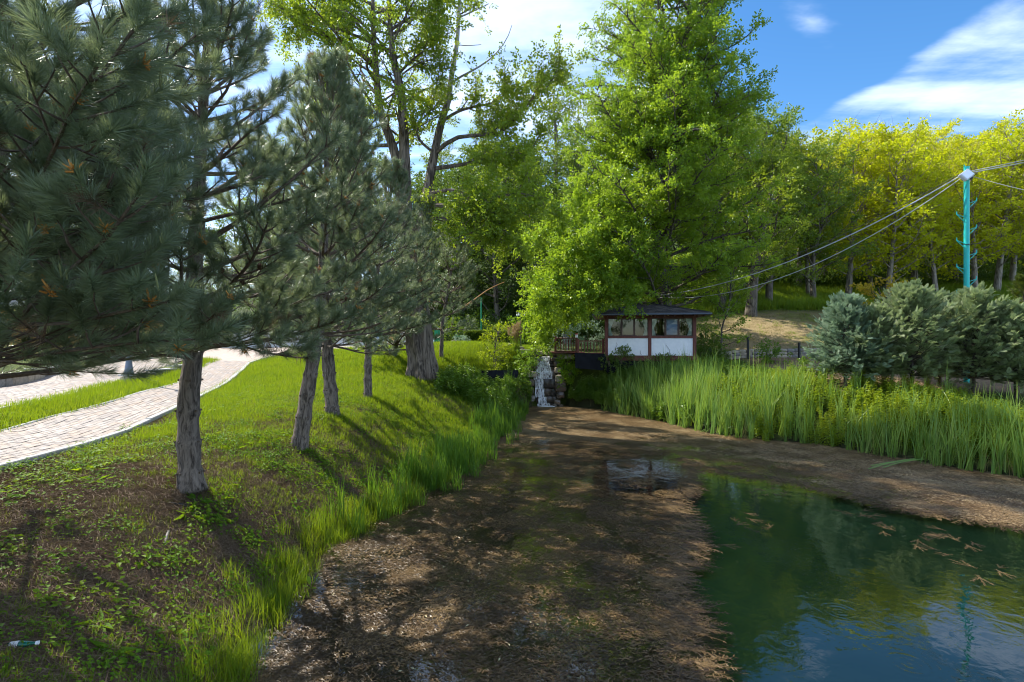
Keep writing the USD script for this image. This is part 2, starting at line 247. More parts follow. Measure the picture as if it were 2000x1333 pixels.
H += np.where(sd > 0, bump * .12 * np.clip(sd, 0, 1), 0) + np.where((sd > 3) & (gy > 36), (FBM(np.stack([gx * .12, gy * .12, gx * 0], -1), 9, 3) - .5) * 1.2, 0)
hf = RegularGridInterpolator((GX, GY), H, bounds_error=False, fill_value=None)
def Z(x, y):
    r = hf(np.stack([np.asarray(x, float), np.asarray(y, float)], -1)); return float(r[0]) if np.ndim(x) == 0 else r
def NRM(x, y, e=.25):
    a = (Z(x + e, y) - Z(x - e, y)) / (2 * e); b = (Z(x, y + e) - Z(x, y - e)) / (2 * e)
    n = np.stack([-a, -b, np.ones_like(a)], -1); return n / np.linalg.norm(n, axis=1, keepdims=True)
def sm(a, b, x): t = np.clip((x - a) / (b - a), 0, 1); return t * t * (3 - 2 * t)
def kerb_x(y): return np.interp(y, [p[1] for p in PATH_R[:7]], [p[0] for p in PATH_R[:7]])
def shore_x(y): return np.interp(y, [p[1] for p in shore[:9]], [p[0] for p in shore[:9]])
def greenness(x, y):                                  # how much grass the left bank carries: thin litter under the pines, lush above and beyond
    n = FBM(np.stack([x * .55, y * .55, x * 0], -1), 3, 4); up = (x - shore_x(y)) / np.minimum(kerb_x(y) - shore_x(y), -.5)
    g = .50 + .38 * sm(.55, .95, up) * sm(6.5, 9, y) + .45 * sm(10, 15, y) + (n - .5) * 1.9
    g += .4 * sm(.9, 1.0, up) * (y < 9) * (n > .45) - .25 * sm(.8, .1, np.abs(y - 5.5 - .4 * x - 2) / 3) * (y < 8)
    return np.clip(g, 0, 1)
# ground colours: litter, lawn, mown hay, forest floor
n1 = FBM(np.stack([gx * .8, gy * .8, gx * 0], -1), 21, 4); n2 = FBM(np.stack([gx * .25, gy * .25, gx * 0], -1), 31, 3)
col = np.empty(gx.shape + (3,)); col[:] = (.075, .10, .02)
def paint(mask, c): 
    global col
    m = np.clip(mask, 0, 1)[..., None]; col = col * (1 - m) + np.asarray(c) * m
hill = (gy > 33 + 3 * (n2 - .5)) | (gx > 22)
paint(hill * 1.0, (.05, .085, .014)); paint(hill * sm(.5, .7, n1) * .6, (.07, .055, .03))
hay = sm(0, 1.5, gx - 9.4) * sm(0, .8, gy - 24.2 + .0 * gx) * sm(0, 2.5, 35.5 + .12 * (gx - 15) - gy + 3 * (n2 - .5)) * (gx < 40)
paint(hay, (.30, .225, .115)); paint(hay * sm(.50, .62, n1), (.17, .17, .05))
bare = sm(0, 1, gx - 10.5) * sm(-.3, .5, gy - 16.9) * (gy < 24.4); paint(bare * .9, (.25, .165, .10))
bank = (gx < shore_x(gy) + .3) & (gx > kerb_x(gy) - .2) & (gy < 20.5) & (gy > -3)
paint(bank * (1 - .55 * greenness(gx, gy)), (.19, .13, .085)); paint(bank * sm(.55, .75, n1) * .5, (.26, .185, .125))
paint((sd < .25) * .8, (.035, .03, .018))
n = {'a': ('attribute', {'attribute': 'tint'}), 'g': ('geometry', {}), 'n': ('noise_texture', {'scale': 16.0, 'detail': 8.0, 'roughness': .72}), 'n2': ('noise_texture', {'scale': 90.0, 'detail': 4.0, 'roughness': .7}),
     'r': ('map_range', {'from_min': .3, 'from_max': .7, 'to_min': .55, 'to_max': 1.5}), 'v': ('vector_math', {'math_type': 'scale'}), 'h': ('math', {'math_type': 'add'}), 'b': ('bump', {'strength': .8, 'distance': .04}), 'p': ('principled_bsdf', {'roughness': .95, 'specular_ior_level': .15})}
gm = usdkit.material(stage, '/World/Looks/ground', n, [('g.position', 'n.vector'), ('g.position', 'n2.vector'), ('n.fac', 'r.value'), ('a.color', 'v.vector1'), ('r.result', 'v.scale'), ('v.vector', 'p.base_color'), ('n.fac', 'h.value1'), ('n2.fac', 'h.value2'), ('h.value', 'b.height'), ('b.normal', 'p.normal')], surface='p.BSDF')
nx, ny = gx.shape; ii, jj = np.meshgrid(np.arange(nx - 1), np.arange(ny - 1), indexing='ij'); a = (ii * ny + jj).ravel()
quad = np.stack([a, a + ny, a + ny + 1, a + 1], -1)
g = mesh('ground', np.stack([gx, gy, H], -1).reshape(-1, 3), np.vstack([quad[:, [0, 1, 2]], quad[:, [0, 2, 3]]]), gm, smooth=True, colors=col.reshape(-1, 3)); tag(g, 'earth bank, terraces and wooded hillside around the pond', 'ground', kind='structure')
# ---------------------------------------------------------------- pond: a clear rippled surface over murky green depth
n = {'g': ('geometry', {}), 'n1': ('noise_texture', {'scale': 4.5, 'detail': 3.0, 'roughness': .5, 'distortion': .4}), 'n2': ('noise_texture', {'scale': 1.1, 'detail': 2.0}), 'w1': ('math', {'math_type': 'multiply', 'value2': .0035}), 'w2': ('math', {'math_type': 'multiply_add', 'value2': .008}),
     'b': ('bump', {'strength': 1.0, 'distance': 1.0}), 'f': ('fresnel', {'IOR': 1.62}), 't': ('transparent_bsdf', {'color': (.90, .95, .92)}), 'gl': ('glossy_bsdf', {'color': (1, 1, 1), 'roughness': .012}), 'mx': ('mix_closure', {})}
l = [('g.position', 'n1.vector'), ('g.position', 'n2.vector'), ('n1.fac', 'w1.value1'), ('n2.fac', 'w2.value1'), ('w1.value', 'w2.value3'), ('f.fac', 'mx.fac'), ('t.BSDF', 'mx.closure1'), ('gl.BSDF', 'mx.closure2')]
prev = 'w2.value'
rings = [(1640, 1195, .26, 46, 6), (1775, 1298, .34, 40, 7), (1540, 1256, .11, 60, 4), (1612, 1236, .10, 60, 4), (1860, 1138, .07, 80, 4), (1932, 1180, .10, 60, 5), (1815, 1162, .06, 80, 4), (1535, 1190, .07, 70, 4), (1985, 1155, .09, 60, 5)]
for i, (px, py, rad, fr, am) in enumerate(rings):
    c = PW(px, py)
    n |= {f'd{i}': ('vector_math', {'math_type': 'distance', 'vector2': tuple(c)}), f's{i}': ('math', {'math_type': 'multiply', 'value2': float(fr) * 2}), f'k{i}': ('math', {'math_type': 'cosine'}),
          f'e{i}': ('map_range', {'range_type': 'smoothstep', 'from_min': rad * .4, 'from_max': rad, 'to_min': am * .0001, 'to_max': 0.0, 'clamp': True}), f'q{i}': ('math', {'math_type': 'multiply'}), f'x{i}': ('math', {'math_type': 'multiply_add'})}
    l += [('g.position', f'd{i}.vector1'), (f'd{i}.value', f's{i}.value1'), (f's{i}.value', f'k{i}.value1'), (f'd{i}.value', f'e{i}.value'), (f'k{i}.value', f'q{i}.value1'), ('n1.fac', f'q{i}.value2'), (f'q{i}.value', f'x{i}.value1'), (f'e{i}.result', f'x{i}.value2'), (prev, f'x{i}.value3')]
    prev = f'x{i}.value'
l += [(prev, 'b.height'), ('b.normal', 'gl.normal')]
M['water'] = usdkit.material(stage, '/World/Looks/pond_water', n, l, surface='mx.closure')
n = {'g': ('geometry', {}), 'n': ('noise_texture', {'scale': .5, 'detail': 3.0}), 'c': ('rgb_ramp', {'ramp': [(.35, (.042, .100, .034)), (.65, (.060, .130, .048))]}), 'd': ('diffuse_bsdf', {})}
M['murk'] = usdkit.material(stage, '/World/Looks/murky_depth', n, [('g.position', 'n.vector'), ('n.fac', 'c.fac'), ('c.color', 'd.color')], surface='d.BSDF')
wp = trimesh.creation.triangulate_polygon(POND.buffer(.35), engine='earcut')
w = mesh('pond_water', np.c_[wp[0], np.zeros(len(wp[0]))], wp[1], M['water']); tag(w, 'still green pond water mirroring trees and sky', 'water', kind='structure')
w = mesh('pond_depth', np.c_[wp[0], np.full(len(wp[0]), -.10)], wp[1], M['murk']); tag(w, 'murky green depth of the pond below its surface', 'water', kind='structure')
OPEN = Polygon([tuple(PW(*q)[:2]) for q in [(1345, 900), (1400, 922), (1500, 938), (1600, 953), (1700, 983), (1850, 1008), (2000, 1030), (2250, 1075), (2600, 1333), (1700, 2600), (1500, 2000), (1395, 1500), (1362, 1333), (1378, 1312), (1325, 1268), (1362, 1235), (1345, 1195), (1315, 1150), (1335, 1100), (1352, 1040), (1318, 985), (1352, 945)]])
bedp = POND.buffer(.2).difference(OPEN.buffer(.22)); bedp = max(getattr(bedp, 'geoms', [bedp]), key=lambda q: q.area); wq = trimesh.creation.triangulate_polygon(bedp, engine='earcut')
bd = mesh('sunken_weed', np.c_[wq[0], np.full(len(wq[0]), -.065)], wq[1], simple('sunken_weed', (.012, .009, .004), .9, .1, (7, (.045, .028, .011)))); tag(bd, 'dark mass of sunken weed below the floating pondweed', 'pondweed', kind='stuff')
# ---------------------------------------------------------------- paving
M['paver'] = [simple(f'paver_{k}', c, .75, .3, (22, c2), .3) for k, (c, c2) in enumerate([((.26, .21, .175), (.35, .295, .25)), ((.31, .26, .22), (.39, .335, .29)), ((.235, .20, .175), (.32, .275, .24)), ((.30, .225, .17), (.37, .30, .245))])]
M['kerb'] = simple('kerb_concrete', (.36, .35, .33), .85, .2, (14, (.50, .49, .46)), .3)
M['joint'] = simple('joint_sand', (.10, .075, .05), .95, .1, (30, (.17, .14, .09)))
def resample(pl, step):
    p = np.array(pl, float); s = np.r_[0, np.cumsum(np.linalg.norm(np.diff(p, axis=0), axis=1))]; k = max(2, int(s[-1] / step) + 1); t = np.linspace(0, s[-1], k)
    from scipy.interpolate import PchipInterpolator
    return np.stack([PchipInterpolator(s, p[:, 0])(t), PchipInterpolator(s, p[:, 1])(t)], -1)
def smoothline(pl, k):
    p = np.array(pl, float); s = np.linspace(0, 1, len(p)); from scipy.interpolate import PchipInterpolator
    t = np.linspace(0, 1, k); return np.stack([PchipInterpolator(s, p[:, 0])(t), PchipInterpolator(s, p[:, 1])(t)], -1)
def paving(root, R, L, rows, cols, rng, lift, single, word='paver', stagger=True):
    R, L = smoothline(R, rows * 4 + 1), smoothline(L, rows * 4 + 1)
    def at(u, v):                                     # u along in rows, v across 0..1
        i = np.clip(u * 4, 0, rows * 4); return np.stack([np.interp(i, np.arange(rows * 4 + 1), R[:, k]) * (1 - v) + np.interp(i, np.arange(rows * 4 + 1), L[:, k]) * v for k in (0, 1)], -1)
    us, vs = np.linspace(0, rows, rows * 2 + 1), np.linspace(0, 1, 13); U, V = np.meshgrid(us, vs, indexing='ij'); xy = at(U.ravel(), V.ravel())
    i, j = np.meshgrid(np.arange(len(us) - 1), np.arange(12), indexing='ij'); b = (i * 13 + j).ravel()
    mesh('joint_bed', np.c_[xy, Z(xy[:, 0], xy[:, 1]) + lift - .014], np.stack([b, b + 13, b + 14, b + 1], -1)[:, ::-1], M['joint'], root)
    items = []
    for c in range(cols):
        off = .5 * (c % 2) if stagger else 0
        for r in range(-1, rows):
            u0, u1 = max(0, r + off), min(rows, r + 1 + off)
            if u1 - u0 < .2: continue
            items.append((u0, u1, c / cols, (c + 1) / cols))
    it = np.array(items); ju, jv = .022, .045 / cols
    cor = [at(it[:, a] + s * ju, it[:, b] + t * jv) for a, b, s, t in ((0, 2, 1, 1), (1, 2, -1, 1), (1, 3, -1, -1), (0, 3, 1, -1))]
    ctr = sum(cor) / 4; dist = np.hypot(ctr[:, 0], ctr[:, 1]); vis = (np.abs(ctr[:, 0]) < ctr[:, 1] * 1.02); order = np.lexsort((dist, ~vis))
    tilt = rng.normal(0, .0018, (len(it), 4)); h0 = rng.normal(0, .002, len(it)); rest = [MB() for _ in range(4)]
    for rank, q in enumerate(order):
        top = np.array([[*cor[k][q], 0] for k in range(4)]); top[:, 2] = Z(top[:, 0], top[:, 1]) + lift + h0[q] + tilt[q]; cen = top.mean(0)
        inn = cen + (top - cen) * np.array([.955, .955, 1]); out = top - [0, 0, .006]; low = top - [0, 0, .03]
        v = np.vstack([inn, out, low]); f = [[0, 1, 2], [0, 2, 3]]
        for k in range(4):
            m = (k + 1) % 4; f += [[k, 4 + k, 4 + m], [k, 4 + m, m], [4 + k, 8 + k, 8 + m], [4 + k, 8 + m, 4 + m]]
        f = np.array(f)
        nn = np.cross(v[1] - v[0], v[2] - v[0]); f = f if nn[2] > 0 else f[:, ::-1]
        k = int(rng.integers(0, 4))
        if rank < single: mesh(word, v, f, M['paver'][k], root)
        else: rest[k].add(v, f)
    for k in range(4):
        if rest[k].n: tag(rest[k].build(f'far_{word}s', M['paver'][k], root), kind='stuff')
def kerb(root, line, width, up, down, side, rng, step=.98, word='kerb_stone', mat=None):
    p = resample(line, step); 
    for a, b in zip(p[:-1], p[1:]):
        d = (b - a) / np.linalg.norm(b - a); nrm = np.array([d[1], -d[0]]) * side; a2, b2 = a + d * .006, b - d * .006; v = []
        dz = rng.normal(0, .004)
        for q in (a2, b2):
            zt = float(Z(q[0], q[1])) + up + dz
            for o, z in ((0, -down), (0, up - .012), (.012, up), (width - .012, up), (width, up - .012), (width, -down)):
                v.append([*(q + nrm * o), zt - up + z])
        f = [[k, k + 1, 6 + k + 1, 6 + k] for k in range(5)]; f = [[x[0], x[1], x[2]] for x in f] + [[x[0], x[2], x[3]] for x in f] + [[0, k + 1, k] for k in range(1, 5)] + [[6, 6 + k, 7 + k] for k in range(1, 5)]
        mesh(word, np.array(v), np.array(f), mat or M['kerb'], root, smooth=False)
rng = np.random.default_rng(11)
fp = thing('footpath', 'narrow footpath of pale pink paving bricks along the top of the bank', 'path', kind='structure')
paving(fp, PATH_R[:7], PATH_L, 66, 15, rng, .05, 300)
kerb(fp, PATH_R, .12, .10, .2, 1, rng); kerb(fp, PATH_L, .10, .055, .10, -1, rng)
rd = thing('paved_road', 'wide brick paved drive on the far side of the grass strip', 'road', kind='structure')
paving(rd, ROAD_R, ROAD_L, 70, 30, rng, .05, 0)
kerb(rd, ROAD_R[:4], .13, .085, .12, 1, rng)
pz = thing('paved_plaza', 'sunlit paved forecourt behind the pines', 'plaza', kind='structure')
n = {'g': ('geometry', {}), 'b': ('brick_texture', {'scale': 1.0, 'brick_width': .24, 'row_height': .16, 'mortar_size': .008, 'color1': (.34, .265, .215), 'color2': (.40, .32, .265), 'mortar': (.25, .2, .16)}), 'p': ('principled_bsdf', {'roughness': .8})}
M['plaza'] = usdkit.material(stage, '/World/Looks/plaza_bricks', n, [('g.position', 'b.vector'), ('b.color', 'p.base_color')], surface='p.BSDF')
poly = Polygon([(-13, 22.5), (-10.9, 21.6), (-10.7, 23.6), (-8.2, 25.6), (-5.4, 27), (-3.5, 29), (-3.5, 36), (-30, 38), (-30, 27), (-20, 26), (-14, 23)])
xs, ys = np.meshgrid(np.arange(-30, -3, .4), np.arange(21.4, 38, .4), indexing='ij'); ok = shapely.contains(poly.buffer(.2), shapely.points(np.stack([xs[:-1, :-1].ravel() + .2, ys[:-1, :-1].ravel() + .2], -1)))
m_ = xs.shape[1]; i, j = np.meshgrid(np.arange(xs.shape[0] - 1), np.arange(m_ - 1), indexing='ij'); b = (i * m_ + j).ravel()[ok]
mesh('paving', np.stack([xs, ys, Z(xs, ys) + .035], -1).reshape(-1, 3), np.stack([b, b + m_, b + m_ + 1, b + 1], -1), M['plaza'], pz)
# ---------------------------------------------------------------- stone edging with the lamp, far road wall
M['stone'] = [simple(f'stone_{k}', c, .85, .25, (9, c2), .6) for k, (c, c2) in enumerate([((.20, .17, .13), (.36, .31, .24)), ((.26, .22, .16), (.42, .36, .27)), ((.15, .14, .125), (.28, .26, .23)), ((.30, .24, .17), (.45, .38, .29))])]
def rough_stone(c, size, rng, mat_rng=True, amt=.16, sub=2):
    m = trimesh.creation.box([1, 1, 1]); m = m.subdivide().subdivide() if sub > 1 else m.subdivide()
    v = np.array(m.vertices); v = v / (np.linalg.norm(v * 1.25, axis=1, keepdims=True) ** .45); o = rng.uniform(0, 50, 3)
    v = v * (1 + amt * 2 * (FBM(v * 1.7 + o, 3, 3)[:, None] - .5)); return v * np.asarray(size) * .92 + np.asarray(c), np.array(m.faces)
def stone_wall(name, label, a, b, h, th, rows, rng, cap=True, n=None, z0=None):
    a, b = np.array(a, float), np.array(b, float); Ln = np.linalg.norm(b - a); d = (b - a) / Ln; root = thing(name, label, 'wall'); ang = math.atan2(d[1], d[0]); R = Rotation.from_euler('z', ang).as_matrix()
    n = n or int(Ln / (h / rows * 1.9))
    for r in range(rows):
        cuts = np.sort(np.r_[0, (np.arange(1, n) + rng.uniform(-.25, .25, n - 1)) / n * Ln, Ln])
        for x0, x1 in zip(cuts[:-1], cuts[1:]):
            q = a + d * (x0 + x1) / 2; v, f = rough_stone((0, 0, 0), (x1 - x0, th, h / rows), rng, sub=1, amt=.1)
            z = float(Z(q[0], q[1])) - .04 + h * (r + .5) / rows if z0 is None else z0 + h * (r + .5) / rows
            mesh('stone', v @ R.T + [*q, z], f, M['stone'][int(rng.integers(0, 4))], root, smooth=35)
    if cap:
        k = max(1, int(Ln / 1.3))
        for t in range(k):
            q = a + d * Ln * (t + .5) / k; m = MB().box([*q, (float(Z(q[0], q[1])) if z0 is None else z0) + h - .01], (Ln / k - .012, th + .06, .05), R, .008); m.build('coping', M['kerb'], root)
    return root
rng = np.random.default_rng(12)
a = P(243, 748, 16.0); b = P(372, 728, 20)
stone_wall('stone_edging', 'low stone edging with concrete coping carrying the blue lamp foot', (a[0], a[1]), (b[0], b[1]), .26, .34, 1, rng)
a = P(-30, 775, 14.5); b = P(175, 713, 22.5)
stone_wall('roadside_wall', 'low grey wall along the far side of the brick paved drive', (a[0], a[1]), (b[0], b[1]), .38, .3, 1, rng)
# ---------------------------------------------------------------- leaf, blade and needle pieces
def blades(rng, n, R, h, w, lean=.5, segs=3, curve=1.0):
    mb_v, mb_f = [], []; k = 2 * segs + 1
    r = R * np.sqrt(rng.random(n)); a = rng.random(n) * 2 * np.pi; x, y = r * np.cos(a), r * np.sin(a)
    hh = rng.uniform(h[0], h[1], n); az = rng.random(n) * 2 * np.pi; ln = np.abs(rng.normal(0, lean, n)); ww = w * rng.uniform(.7, 1.3, n); tw = rng.random(n) * np.pi
    V = np.zeros((n, k, 3))
    for s in range(segs + 1):
        t = s / segs; out = hh * ln * t ** (1 + curve); up = hh * t * np.cos(np.clip(ln * t * .9, 0, 1.35))
        c = np.stack([x + out * np.cos(az), y + out * np.sin(az), up], -1); wid = ww * (1 - t ** 2.2) * .5; sd_ = np.stack([np.cos(tw), np.sin(tw), 0 * tw], -1) * wid[:, None]
        if s < segs: V[:, 2 * s], V[:, 2 * s + 1] = c - sd_, c + sd_
        else: V[:, 2 * s] = c
    F = []
    for s in range(segs - 1): F += [[2 * s, 2 * s + 1, 2 * s + 3], [2 * s, 2 * s + 3, 2 * s + 2]]
    F.append([2 * segs - 2, 2 * segs - 1, 2 * segs]); F = np.array(F)
    return V.reshape(-1, 3), (F[None] + (np.arange(n) * k)[:, None, None]).reshape(-1, 3)
def leaves(rng, base, d, L, W, fold=.25, up=None, curl=.15):
    """Four-cornered leaves folded along the midrib, each from its base along d."""
    n = len(base); d = d / np.linalg.norm(d, axis=1, keepdims=True); u = rng.normal(0, 1, (n, 3)) * .6 + ([0, 0, 1.0] if up is None else up)
    s = np.cross(d, u); s /= np.linalg.norm(s, axis=1, keepdims=True) + 1e-9; u = np.cross(s, d); L = np.broadcast_to(L, n)[:, None]; W = np.broadcast_to(W, n)[:, None]
    m = base + d * L * .45; t = base + d * L - u * L * curl
    V = np.stack([base, m + s * W * .5 + u * W * fold, t, m - s * W * .5 + u * W * fold], 1)
    return V.reshape(-1, 3), (np.array([[0, 2, 1], [0, 3, 2]])[None] + (np.arange(n) * 4)[:, None, None]).reshape(-1, 3)
def sprig(rng, n, L, leaf, spread=.9, droop=.15, flat=.5):
    """A twig's worth of leaves along +x."""
    t = rng.random(n) ** .8; k = rng.normal(0, 1, (n, 3)) * [.2, 1, flat]; k /= np.linalg.norm(k, axis=1, keepdims=True)
    base = np.stack([t * L, 0 * t, -droop * L * t ** 2], -1) + k * L * .30 * rng.random((n, 1)) * (1.1 - .6 * t[:, None])
    d = k * spread + [.55, 0, -.25] + rng.normal(0, .35, (n, 3))
    return leaves(rng, base, d, leaf * rng.uniform(.7, 1.25, n), leaf * .72 * rng.uniform(.8, 1.15, n))
def join(*a):
    m = MB(); [m.add(*q) for q in a]; return m.arr()
rng = np.random.default_rng(21)
def scatter(x0, x1, y0, y1, n, rng): return rng.uniform(x0, x1, n), rng.uniform(y0, y1, n)
def invis(x, y, m=1.08, pad=1.0): return (np.abs(x) < y * m + pad) & (y > 1.5)
# lawn and bank grass
gp = [(*blades(rng, 34, .17, (.05, .12), .0055, .5), M['grass']) for _ in range(4)] + [(*blades(rng, 22, .17, (.04, .10), .005, .6), M['dry_grass']) for _ in range(2)]
x, y = scatter(-17, 0, 3, 29, 90000, rng); s1 = shapely.points(np.stack([x, y], -1)); PATHP = Polygon(PATH_R[:7] + PATH_L[::-1]).buffer(.16); ROADP = Polygon(ROAD_R + ROAD_L[::-1]).buffer(.15)
land = ~shapely.contains(POND.buffer(.1), s1) & ~shapely.contains(PATHP, s1) & ~shapely.contains(ROADP, s1) & ~shapely.contains(poly.buffer(.1), s1)
g_ = np.where(x < kerb_x(y) - .3, 1.0, greenness(x, y)); dens = (.10 + .90 * g_ ** 1.3) * np.where((x > kerb_x(y)) & (y < 12.5), np.clip((x - kerb_x(y) - .15) / .5, .12, 1), 1) * np.clip(1.25 - .018 * y, .5, 1)
ok = land & invis(x, y) & (rng.random(len(x)) < dens) & (x > -1.15 * y)
thin = rng.random(len(x)) < np.interp(y, [3, 8, 14, 24], [1, .8, .5, .38]); ok &= thin
x, y, g_ = x[ok], y[ok], g_[ok]; idx = np.where(rng.random(len(x)) < .72 + .25 * g_, rng.integers(0, 4, len(x)), 4 + rng.integers(0, 2, len(x)))
sc = (.55 + .6 * g_) * rng.uniform(.7, 1.35, len(x)) * np.interp(y, [3, 10, 24], [.9, 1.1, 1.5]) * (1 + .3 * (x < kerb_x(y) - .3))
i_ = instancer('bank_grass', gp, np.stack([x, y, Z(x, y) - .008], -1), yawquats(NRM(x, y) * .5 + [0, 0, .5], rng.random(len(x)) * 6.28), sc, rng, idx=idx); tag(i_, 'short lush grass on the left bank and beside the footpath', 'grass', kind='stuff')
# dead needles and twigs on the bank
def litter(rng, n, R):
    r = R * np.sqrt(rng.random(n)); a = rng.random(n) * 6.283; b = np.stack([r * np.cos(a), r * np.sin(a), rng.random(n) * .022], -1); az = rng.random(n) * 6.283
    return leaves(rng, b, np.stack([np.cos(az), np.sin(az), rng.normal(0, .16, n)], -1), rng.uniform(.06, .15, n), .006, .0, curl=.05)
lp = [(*litter(rng, 140, .2), M['litter']) for _ in range(4)]
x, y = scatter(-8, -1, 2.5, 20, 22000, rng); up = (x - shore_x(y)) / np.minimum(kerb_x(y) - shore_x(y), -.5)
ok = (up > .02) & (up < 1.0) & invis(x, y) & (rng.random(len(x)) < np.interp(y, [3, 9, 20], [1, .7, .2])); x, y = x[ok], y[ok]
i_ = instancer('needle_litter', lp, np.stack([x, y, Z(x, y) + .004], -1), yawquats(NRM(x, y), rng.random(len(x)) * 6.28), rng.uniform(.8, 1.25, len(x)), rng); tag(i_, 'brown dead pine needles strewn over the bank under the pines', 'needle litter', kind='stuff')
# broad-leaved weeds
def rosette(rng, n, L, W, lift=.55):
    a = np.arange(n) * 2.4 + rng.random(n); b = np.zeros((n, 3)); return leaves(rng, b, np.stack([np.cos(a), np.sin(a), rng.uniform(.15, lift, n)], -1), L * rng.uniform(.6, 1.1, n), W * rng.uniform(.8, 1.1, n), .2, np.array([0, 0, 3.0]), .25)
def creeper(rng, n, R, leaf):
    r = R * np.sqrt(rng.random(n)); a = rng.random(n) * 6.283; b = np.stack([r * np.cos(a), r * np.sin(a), .02 + .07 * rng.random(n)], -1); az = rng.random(n) * 6.283
    return leaves(rng, b, np.stack([np.cos(az), np.sin(az), rng.normal(.1, .25, n)], -1), leaf * rng.uniform(.7, 1.3, n), leaf * .8, .12, np.array([0, 0, 3.0]))
wpz = [(*rosette(rng, 9, .15, .045), M['weed']), (*rosette(rng, 7, .20, .06, .9), M['weed']), (*creeper(rng, 34, .17, .038), M['weed']), (*creeper(rng, 40, .2, .032), M['weed']), (*creeper(rng, 26, .15, .055), M['weed'])]
x, y = scatter(-9, -.5, 2.6, 19, 9000, rng); up = (x - shore_x(y)) / np.minimum(kerb_x(y) - shore_x(y), -.5)
nn = FBM(np.stack([x * .7, y * .7, 0 * x], -1), 41, 3); ok = (up > .05) & (up < 1.0) & invis(x, y) & (rng.random(len(x)) < sm(.36, .62, nn) * np.interp(y, [2, 7, 11, 19], [.40, .5, .6, .35])); x, y = x[ok], y[ok]
i_ = instancer('bank_weeds', wpz, np.stack([x, y, Z(x, y)], -1), yawquats(NRM(x, y), rng.random(len(x)) * 6.28), rng.uniform(.6, 1.3, len(x)), rng, idx=rng.choice(5, len(x), p=[.16, .10, .3, .28, .16])); tag(i_, 'low broad-leaved weeds and creepers growing over the shaded bank', 'weeds', kind='stuff')
# fresh tall grass at the near water's edge, and reeds further along
tg = [(*blades(rng, 26, .16, (.16, .42), .007, .5, 4), M['grass']) for _ in range(3)]
t = rng.random(1500); yy = 3.6 + t * 9; lim = rng.normal(.05, .12, len(t)) - .25 * (rng.random(len(t)) < .25); xx = shore_x(yy) + lim
clump = FBM(np.stack([yy * 1.2, 0 * yy, 0 * yy], -1), 8, 2); ok = rng.random(len(t)) < sm(.40, .6, clump) * .45 + .22; xx, yy = xx[ok], yy[ok]
i_ = instancer('shore_grass', tg, np.stack([xx, yy, np.maximum(Z(xx, yy), -.05)], -1), yawquats(np.tile([0, 0, 1.], (len(xx), 1)), rng.random(len(xx)) * 6.28), rng.uniform(.4, .95, len(xx)), rng); tag(i_, 'long fresh grass tufts at the near left water edge', 'grass', kind='stuff')
sr = [(*blades(rng, 22, .12, (.45, .95), .017, .22, 5, .8), M['shore_reed']) for _ in range(3)] + [(*blades(rng, 16, .12, (.35, .7), .014, .45, 5, .8), M['shore_reed'])]
yy = np.r_[rng.uniform(8.0, 11, 60), rng.uniform(10.6, 22.5, 620)]; xx = shore_x(yy) + rng.normal(.0, .26, len(yy)) + .05
clump = FBM(np.stack([yy * .9, 0 * yy, 0 * yy], -1), 18, 2); ok = rng.random(len(yy)) < .25 + sm(.35, .6, clump); xx, yy = xx[ok], yy[ok]
i_ = instancer('left_reeds', sr, np.stack([xx, yy, np.clip(Z(xx, yy), -.15, 9)], -1), yawquats(np.tile([0, 0, 1.], (len(xx), 1)), rng.random(len(xx)) * 6.28), rng.uniform(.65, 1.1, len(xx)), rng); tag(i_, 'thin band of young green reeds along the left shoreline', 'reeds', kind='stuff')
# cattails along the right shore
ct = [(*blades(rng, 11, .10, (1.0, 2.05), .028, .2, 6, 1.1), M['reed']) for _ in range(4)] + [(*blades(rng, 9, .12, (.9, 1.8), .027, .6, 7, 1.3), M['reed']) for _ in range(2)] + [(*blades(rng, 14, .16, (.4, .9), .012, .6, 4), M['grass']), (*blades(rng, 7, .12, (.5, 1.5), .012, .5, 5), M['dry_grass'])]
SH = LineString([tuple(PW(a, b)[:2]) for a, b in SHORE_PX[12:]] + [(14, 9)])
SC = SH.project(shapely.Point(*PW(1600, 868)[:2])) / SH.length
def along(n, rng, off):
    s = rng.random(n) * SH.length; p = shapely.get_coordinates(shapely.line_interpolate_point(SH, s)); q = shapely.get_coordinates(shapely.line_interpolate_point(SH, s + .05)); d = q - p; d /= np.linalg.norm(d, axis=1, keepdims=True) + 1e-9
    return s / SH.length, p + rng.normal(0, 1, (n, 2)) * .18 * np.where(np.abs(s / SH.length - SC) < .07, 3.2, 1)[:, None] + np.stack([-d[:, 1], d[:, 0]], -1) * off[:, None]
off = np.r_[np.abs(rng.normal(0, .35, 420)) - .1, rng.uniform(-.1, 2.3, 1300)]; s, p = along(len(off), rng, off)
dn = np.interp(s, [0, .1, .35, .5, .6, .72, .82, 1], [.75, 1, .95, .85, .7, .65, .9, 1.0]); cl_ = FBM(np.stack([p[:, 0] * .9, p[:, 1] * .9, 0 * s], -1), 55, 2)
ok = (rng.random(len(s)) < dn * (.6 + .6 * sm(.35, .6, cl_))); ok &= ~shapely.contains(POND.buffer(-.25), shapely.points(p)); s, p = s[ok], p[ok]; hs = np.interp(s, [0, .12, .3, .5, .62, .75, .85, 1], [.55, .8, .95, .85, .72, .75, 1.0, 1.05]) * rng.uniform(.5, 1.15, len(s))
i_ = instancer('cattail_reeds', ct, np.c_[p, np.clip(Z(p[:, 0], p[:, 1]), -.12, 9)], yawquats(np.array([0.04, -.03, 1.]) + rng.normal(0, .09, (len(s), 3)), rng.random(len(s)) * 6.28), hs, rng, idx=rng.choice(8, len(s), p=[.14, .14, .14, .14, .14, .14, .06, .10])); tag(i_, 'tall blue green cattail reeds in the shallows along the right shore', 'reeds', kind='stuff')
